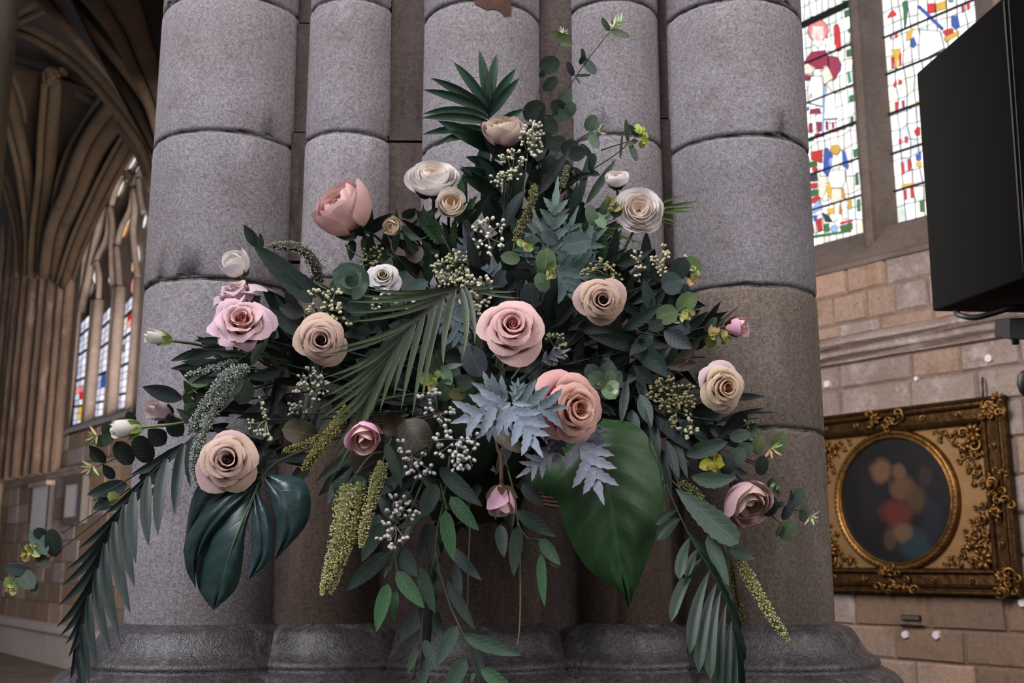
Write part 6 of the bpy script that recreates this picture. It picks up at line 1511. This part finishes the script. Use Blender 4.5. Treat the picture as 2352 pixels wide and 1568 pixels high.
tassel('silvery arching tassel at the upper left above the dark leaves', [([(735, 650, 1.76), (720, 600, 1.74), (690, 572, 1.73), (650, 565, 1.73), (615, 564, 1.735)], 24, 6, 1)], (112, 112, 94), (170, 168, 146), 6, to=(800, 760, 1.83), size=1.1)
tassel('thick silver green tassels hanging over the left rose', [([(570, 845, 1.68), (520, 865, 1.655), (478, 920, 1.645), (432, 998, 1.65)], 17, 12, 1), ([(540, 870, 1.67), (500, 920, 1.65), (462, 1010, 1.645), (446, 1060, 1.65), (455, 1112, 1.655)], 17, 9, 1)], SA, SB, 7, to=(640, 850, 1.78), size=1.2)
tassel('thin silver tassel pointing left above the thick silver ones', [([(545, 828, 1.69), (500, 842, 1.68), (460, 853, 1.68), (424, 862, 1.685)], 10, 6, 1)], SA, SB, 8, to=(640, 840, 1.78), size=1.2)
tassel('long pale yellow tassel hanging at the lower right', [([(1700, 1290, 1.70), (1730, 1345, 1.69), (1770, 1410, 1.69), (1812, 1472, 1.70)], 16, 9, 1)], YA, YB, 9, to=(1560, 1100, 1.78), size=1.4)
tassel('slim dull yellow tassel left of the one at the lower right', [([(1680, 1290, 1.71), (1684, 1330, 1.705), (1696, 1380, 1.705), (1708, 1430, 1.71)], 8, 6, 1)], (116, 112, 64), (160, 152, 92), 10, to=(1560, 1100, 1.78), size=1.2)
tassel('bit of green yellow tassel between the big grey green leaves', [([(1560, 1110, 1.71), (1585, 1120, 1.70), (1618, 1150, 1.70)], 10, 8, 1)], (98, 100, 60), (140, 136, 88), 11, to=(1480, 1040, 1.78), size=1.2)

# ------------------------------------------------------------------ vines hanging at the bottom
VN = (44, 62, 46)
def vine(label, paths, lfs):
    root = thing('hanging_vine', label, 'foliage', W(*paths[0][0]), 'hanging vines')
    for p in paths: stemline(root, pts_px(p), 2.6*p[0][2]/FPX, (72, 74, 52), n=16)
    for k, q in enumerate(lfs):
        o = dict(q[6]) if len(q) > 6 else {}
        yy = o.pop('Y', 1.66)
        leaf(root, (q[0], q[1], yy+.008), (q[2], q[3], yy-.008), q[4], q[5], 'euca' if o.pop('net', 0) else 'leaf', prof='ovate', seed=k, bend=o.pop('bend', .04), fold=.18, nv=10, **o)
    return root
V1, V2, V3 = (44, 84, 44), (38, 56, 48), (58, 70, 70)
vine('leafy vine trailing down the middle to the bottom edge', [[(1040, 1000, 1.80), (1020, 1140, 1.70), (1000, 1260, 1.675), (1030, 1380, 1.67), (1065, 1460, 1.66), (1090, 1530, 1.66), (1110, 1600, 1.66)], [(1000, 1270, 1.68), (975, 1380, 1.69), (965, 1470, 1.69), (950, 1560, 1.69)], [(1012, 1110, 1.70), (1026, 1170, 1.66)]],
     [(1023, 1172, 1042, 1288, 54, V1, dict(Y=1.64)), (1035, 1140, 1100, 1218, 54, V1, dict(Y=1.655)), (1010, 1072, 1108, 1162, 60, V2, dict(Y=1.68)), (1003, 1112, 970, 1188, 64, (42, 58, 50), dict(Y=1.68)), (965, 1303, 1000, 1408, 48, (36, 66, 40), dict(Y=1.67)), (982, 1219, 1021, 1336, 48, (26, 38, 30), dict(Y=1.69)), (1035, 1257, 1106, 1332, 44, V3, dict(Y=1.685)),
      (1028, 1334, 1092, 1446, 42, (34, 48, 42), dict(Y=1.67)), (1050, 1437, 1003, 1530, 54, (48, 68, 58), dict(Y=1.645)), (1067, 1460, 1197, 1504, 52, (48, 72, 52), dict(Y=1.64)), (1070, 1513, 1020, 1600, 60, (44, 66, 50), dict(Y=1.645)), (1106, 1535, 1185, 1590, 50, (40, 78, 44), dict(Y=1.64)), (975, 1397, 918, 1475, 56, (52, 60, 58), dict(Y=1.69)), (960, 1486, 936, 1548, 28, (44, 66, 42), dict(Y=1.68)),
      (975, 1468, 1004, 1542, 38, (42, 60, 46), dict(Y=1.68)), (1000, 1400, 1012, 1470, 34, (44, 54, 50), dict(Y=1.69)), (1010, 1330, 985, 1400, 40, (32, 46, 40), dict(Y=1.69)), (990, 1200, 960, 1290, 50, (30, 42, 36), dict(Y=1.70)), (1045, 1290, 1060, 1370, 36, (34, 46, 40), dict(Y=1.69)), (1080, 1480, 1120, 1560, 36, (34, 46, 42), dict(Y=1.67)), (980, 1510, 968, 1590, 40, (44, 62, 46), dict(Y=1.685)), (1090, 1545, 1082, 1568, 14, (60, 82, 50), dict(Y=1.64))])
vine('shorter vine with bright green leaves left of the long one', [[(990, 1060, 1.80), (940, 1180, 1.70), (905, 1270, 1.675), (893, 1340, 1.66)], [(905, 1270, 1.675), (912, 1313, 1.66)], [(905, 1262, 1.675), (880, 1280, 1.67)]],
     [(892, 1340, 865, 1450, 52, (44, 88, 44), dict(Y=1.64)), (912, 1311, 975, 1396, 58, (42, 84, 44), dict(Y=1.645)), (909, 1355, 907, 1430, 30, (38, 70, 38), dict(Y=1.67)), (890, 1270, 797, 1356, 62, (38, 58, 50), dict(Y=1.66)), (912, 1256, 960, 1325, 62, (42, 56, 52), dict(Y=1.68)), (880, 1200, 830, 1290, 56, (38, 54, 46), dict(Y=1.70)), (870, 1180, 850, 1250, 50, (32, 46, 40), dict(Y=1.71)), (895, 1300, 882, 1328, 14, (64, 74, 48), dict(Y=1.66))])
vine('small vine with dark leaves under the hanging pink bud', [[(1150, 1020, 1.80), (1180, 1130, 1.71), (1192, 1205, 1.69), (1220, 1245, 1.68), (1244, 1272, 1.675)], [(1215, 1237, 1.68), (1240, 1240, 1.675)]],
     [(1188, 1172, 1278, 1232, 54, (36, 52, 42), dict(Y=1.68)), (1150, 1205, 1158, 1280, 46, (38, 54, 42), dict(Y=1.69)), (1192, 1205, 1180, 1322, 50, (36, 54, 38), dict(Y=1.685)), (1241, 1236, 1288, 1298, 48, (42, 70, 42), dict(Y=1.66)), (1243, 1270, 1251, 1392, 36, (44, 86, 42), dict(Y=1.655)), (1262, 1290, 1286, 1302, 14, (96, 104, 80), dict(Y=1.665)), (1200, 1110, 1250, 1165, 50, (26, 38, 30), dict(Y=1.72)), (1222, 1256, 1226, 1276, 8, (70, 70, 48), dict(Y=1.675))])
for lb, P in (('thin pale twig dangling to the right of the hanging vine', [(1170, 1080, 1.80), (1190, 1200, 1.72), (1195, 1320, 1.70), (1194, 1430, 1.70), (1187, 1492, 1.70)]), ('thin brown twig dangling behind the vine leaves', [(1060, 1080, 1.82), (1078, 1180, 1.76), (1076, 1300, 1.75), (1073, 1415, 1.75)])):
    tt = stemline(None, pts_px(P), 2.6*1.7/FPX, (110, 102, 84), name='twig', n=16)
    tag(tt, lb, 'twig')

# ------------------------------------------------------------------ blooms
PK = [(196, 96, 92), (226, 150, 140), (232, 176, 172), (244, 204, 200), (196, 88, 86)]
SAL = [(214, 140, 100), (228, 150, 126), (234, 164, 154), (246, 196, 180), (196, 96, 80), (230, 150, 160)]
PCH = [(166, 92, 84), (208, 156, 134), (204, 166, 130), (226, 194, 162), (168, 118, 86), (196, 150, 176)]
BGE = [(150, 92, 92), (204, 150, 134), (206, 168, 136), (228, 196, 166), (160, 104, 90), (196, 150, 180)]
CRM = [(204, 134, 92), (222, 180, 140), (224, 204, 156), (234, 214, 178), (200, 150, 100), (206, 160, 204)]
LIL = [(212, 128, 96), (234, 190, 170), (218, 164, 196), (238, 196, 220), (226, 150, 120)]
MAU = [(206, 168, 172), (206, 164, 184), (200, 158, 184), (206, 182, 178), (190, 130, 170)]
DUS = [(232, 182, 170), (228, 172, 164), (222, 164, 156), (238, 194, 192), (196, 146, 100)]
WHT = [(240, 216, 192), (244, 236, 230), (244, 238, 236), (250, 246, 245), (238, 222, 206)]
WH2 = [(220, 170, 110), (236, 218, 196), (232, 222, 212), (240, 232, 224), (226, 196, 150)]
BLU = [(214, 190, 156), (216, 190, 164), (206, 176, 172), (222, 204, 176), (190, 150, 170), (204, 166, 196)]
GWH = [(178, 156, 84), (222, 214, 206), (206, 202, 212), (228, 224, 228), (200, 190, 160)]
BUD = [(228, 172, 146), (230, 182, 156), (230, 182, 164), (238, 200, 204), (214, 164, 126), (232, 160, 208)]
WBD = [(226, 222, 206), (228, 222, 206), (226, 220, 206), (234, 230, 222), (150, 164, 90)]
FAD = [(206, 184, 180), (206, 178, 178), (204, 172, 182), (214, 192, 190), (170, 120, 140)]
CB = [(206, 176, 136), (216, 190, 154), (212, 186, 150), (224, 204, 176), (160, 150, 90)]
fl = flower
fl('rose', 'large salmon pink rose at the very centre of the arrangement', 'rose', 1176, 757, 1.585, 158, (.06, .42), .4, 'open', 17, PK, 3, ruf=.025, group=GRP_R, tall=1.15)
fl('rose', 'large salmon and peach rose right of the silver leaves', 'rose', 1314, 938, 1.59, 172, (.52, .02), 1.4, 'open', 17, SAL, 5, mauve=3, ruf=.025, group=GRP_R, tall=1.1)
fl('rose', 'beige pink rose right of centre, above the dark gap', 'rose', 1383, 690, 1.66, 116, (.08, .10), 2.2, 'open', 17, PCH, 7, mauve=2, ruf=.02, group=GRP_R, tall=1.25)
fl('rose', 'peach rose with a mauve heart left of the thin palm frond', 'rose', 738, 782, 1.65, 124, (-.02, .06), .9, 'open', 17, BGE, 9, ruf=.02, group=GRP_R, tall=1.1)
fl('rose', 'beige rose above the monstera leaf on the lower left', 'rose', 525, 1058, 1.63, 142, (-.12, .12), 3.0, 'open', 17, BGE, 11, mauve=2, ruf=.025, group=GRP_R, tall=1.1)
fl('rose', 'cream yellow rose with mauve outer petals on the right', 'rose', 1660, 890, 1.70, 118, (.42, .0), 1.9, 'open', 19, CRM, 13, mauve=4, ruf=.02, group=GRP_R, tall=1.2)
fl('lisianthus', 'lilac pink ruffled flower with a peach heart on the left', 'flower', 557, 741, 1.66, 140, (-.10, .42), .6, 'open', 15, LIL, 15, ruf=.10, tall=.9)
fl('lisianthus', 'mauve faded flower seen from behind, above the lilac pink one', 'flower', 543, 672, 1.70, 116, (-.8, 2.4), 2.0, 'open', 12, MAU, 17, ruf=.12, tall=.7)
fl('peony', 'dusty pink closed globe flower high on the left', 'flower', 785, 476, 1.79, 132, (-1.0, 1.25), .7, 'globe', 14, DUS, 19, asp=.98, ruf=.035, close=.02, stemr=.0038)
fl('ranunculus', 'large white ranunculus high up, seen from the side', 'flower', 992, 397, 1.81, 112, (-.10, 1.35), 1.1, 'globe', 20, WHT, 21, asp=.92, ruf=.04, close=.22)
fl('ranunculus', 'small white ranunculus with a peach slit below the large white one', 'flower', 1036, 466, 1.77, 66, (.02, .45), .2, 'globe', 12, WH2, 23, asp=1.05, ruf=.02, close=.12, sepal='g')
fl('ranunculus', 'tiny cream bud between the dusty pink flower and the berries', 'flower', 899, 520, 1.79, 44, (-.5, .30), .4, 'globe', 9, CB, 25, asp=1.0, ruf=.05, close=.10, sepal='p', stemr=.0022)
fl('peony', 'cream flower flushed lilac at the top before the fan palm leaf', 'flower', 1156, 294, 1.81, 92, (-.05, 1.9), 1.0, 'globe', 16, BLU, 27, asp=.92, ruf=.05, close=.10, mauve=3, sepal='b', stem_to=(1150, 560, 1.86))
fl('ranunculus', 'full white ranunculus at the right with a creamy heart', 'flower', 1470, 476, 1.77, 108, (.12, .42), .1, 'globe', 24, WHT, 29, asp=.85, ruf=.05, close=.26, stem_to=(1340, 720, 1.86))
fl('ranunculus', 'small white bud just above the white ranunculus on the right', 'flower', 1416, 408, 1.81, 56, (-.1, 1.9), .5, 'globe', 9, WHT, 31, asp=.78, ruf=.03, close=.06, sepal='d', stem_to=(1360, 640, 1.87), stemr=.0024)
fl('ranunculus', 'white rose half hidden behind the round blue green leaves', 'flower', 880, 636, 1.77, 78, (-.05, .40), .8, 'open', 16, GWH, 33, ruf=.03)
fl('lisianthus', 'closed white flower at the upper left above the mauve one', 'flower', 537, 604, 1.72, 66, (-.7, 1.1), .3, 'globe', 9, WHT, 35, asp=1.05, ruf=.03, close=.02, sepal='p', stem_to=(700, 800, 1.84), stemr=.0024)
fl('lisianthus', 'slim white bud pointing left at the left edge', 'bud', 362, 776, 1.70, 42, (-1.9, .35), .3, 'bud', 7, WBD, 37, asp=1.6, ruf=.06, sepal='g', stem_to=(600, 850, 1.78), stem='g', stemr=.0024)
fl('lisianthus', 'nodding white bud with a green base at the lower left edge', 'bud', 288, 985, 1.68, 54, (-2.2, -.25), .9, 'bud', 7, WBD, 39, asp=1.35, ruf=.06, sepal='g', stem_to=(560, 880, 1.78), stem='p', stemr=.0026)
fl('lisianthus', 'faded pink bud behind the pointed leaf at the lower left', 'bud', 366, 946, 1.73, 62, (-1.2, .4), .9, 'bud', 7, FAD, 41, asp=1.0, ruf=.10, sepal='b', stem_to=(560, 890, 1.79), stem='p')
fl('rose', 'pink rosebud with a peach heart left of the grey berries', 'rose', 839, 1000, 1.555, 88, (-.12, -.60), 2.6, 'bud', 9, BUD, 43, asp=.85, ruf=.03, mauve=2, sepal='b', group=GRP_R, close=.02)
fl('rose', 'pink rosebud hanging upside down in the lower middle', 'rose', 1152, 1150, 1.62, 80, (.04, -2.6), .3, 'bud', 8, BUD, 45, asp=.86, ruf=.02, mauve=3, sepal='b', group=GRP_R, stem='b', stem_to=(1135, 985, 1.70), stemr=.0034, tall=1)
fl('rose', 'pink rosebud pointing right at the right edge', 'rose', 1692, 750, 1.75, 56, (1.6, .10), 1.3, 'bud', 8, BUD, 47, asp=.95, ruf=.02, mauve=3, sepal='b', group=GRP_R, stem='b', stem_to=(1500, 800, 1.82), stemr=.0022)
fl('rose', 'drooping dusty pink rose at the lower right', 'rose', 1718, 1156, 1.71, 100, (.65, -.75), .5, 'globe', 16, [(204, 150, 124), (200, 156, 136), (186, 140, 140), (212, 180, 158), (150, 100, 110), (190, 140, 156)], 49, asp=.95, ruf=.06, close=.05, mauve=3, sepal='b', group=GRP_R, stem_to=(1560, 1060, 1.78))
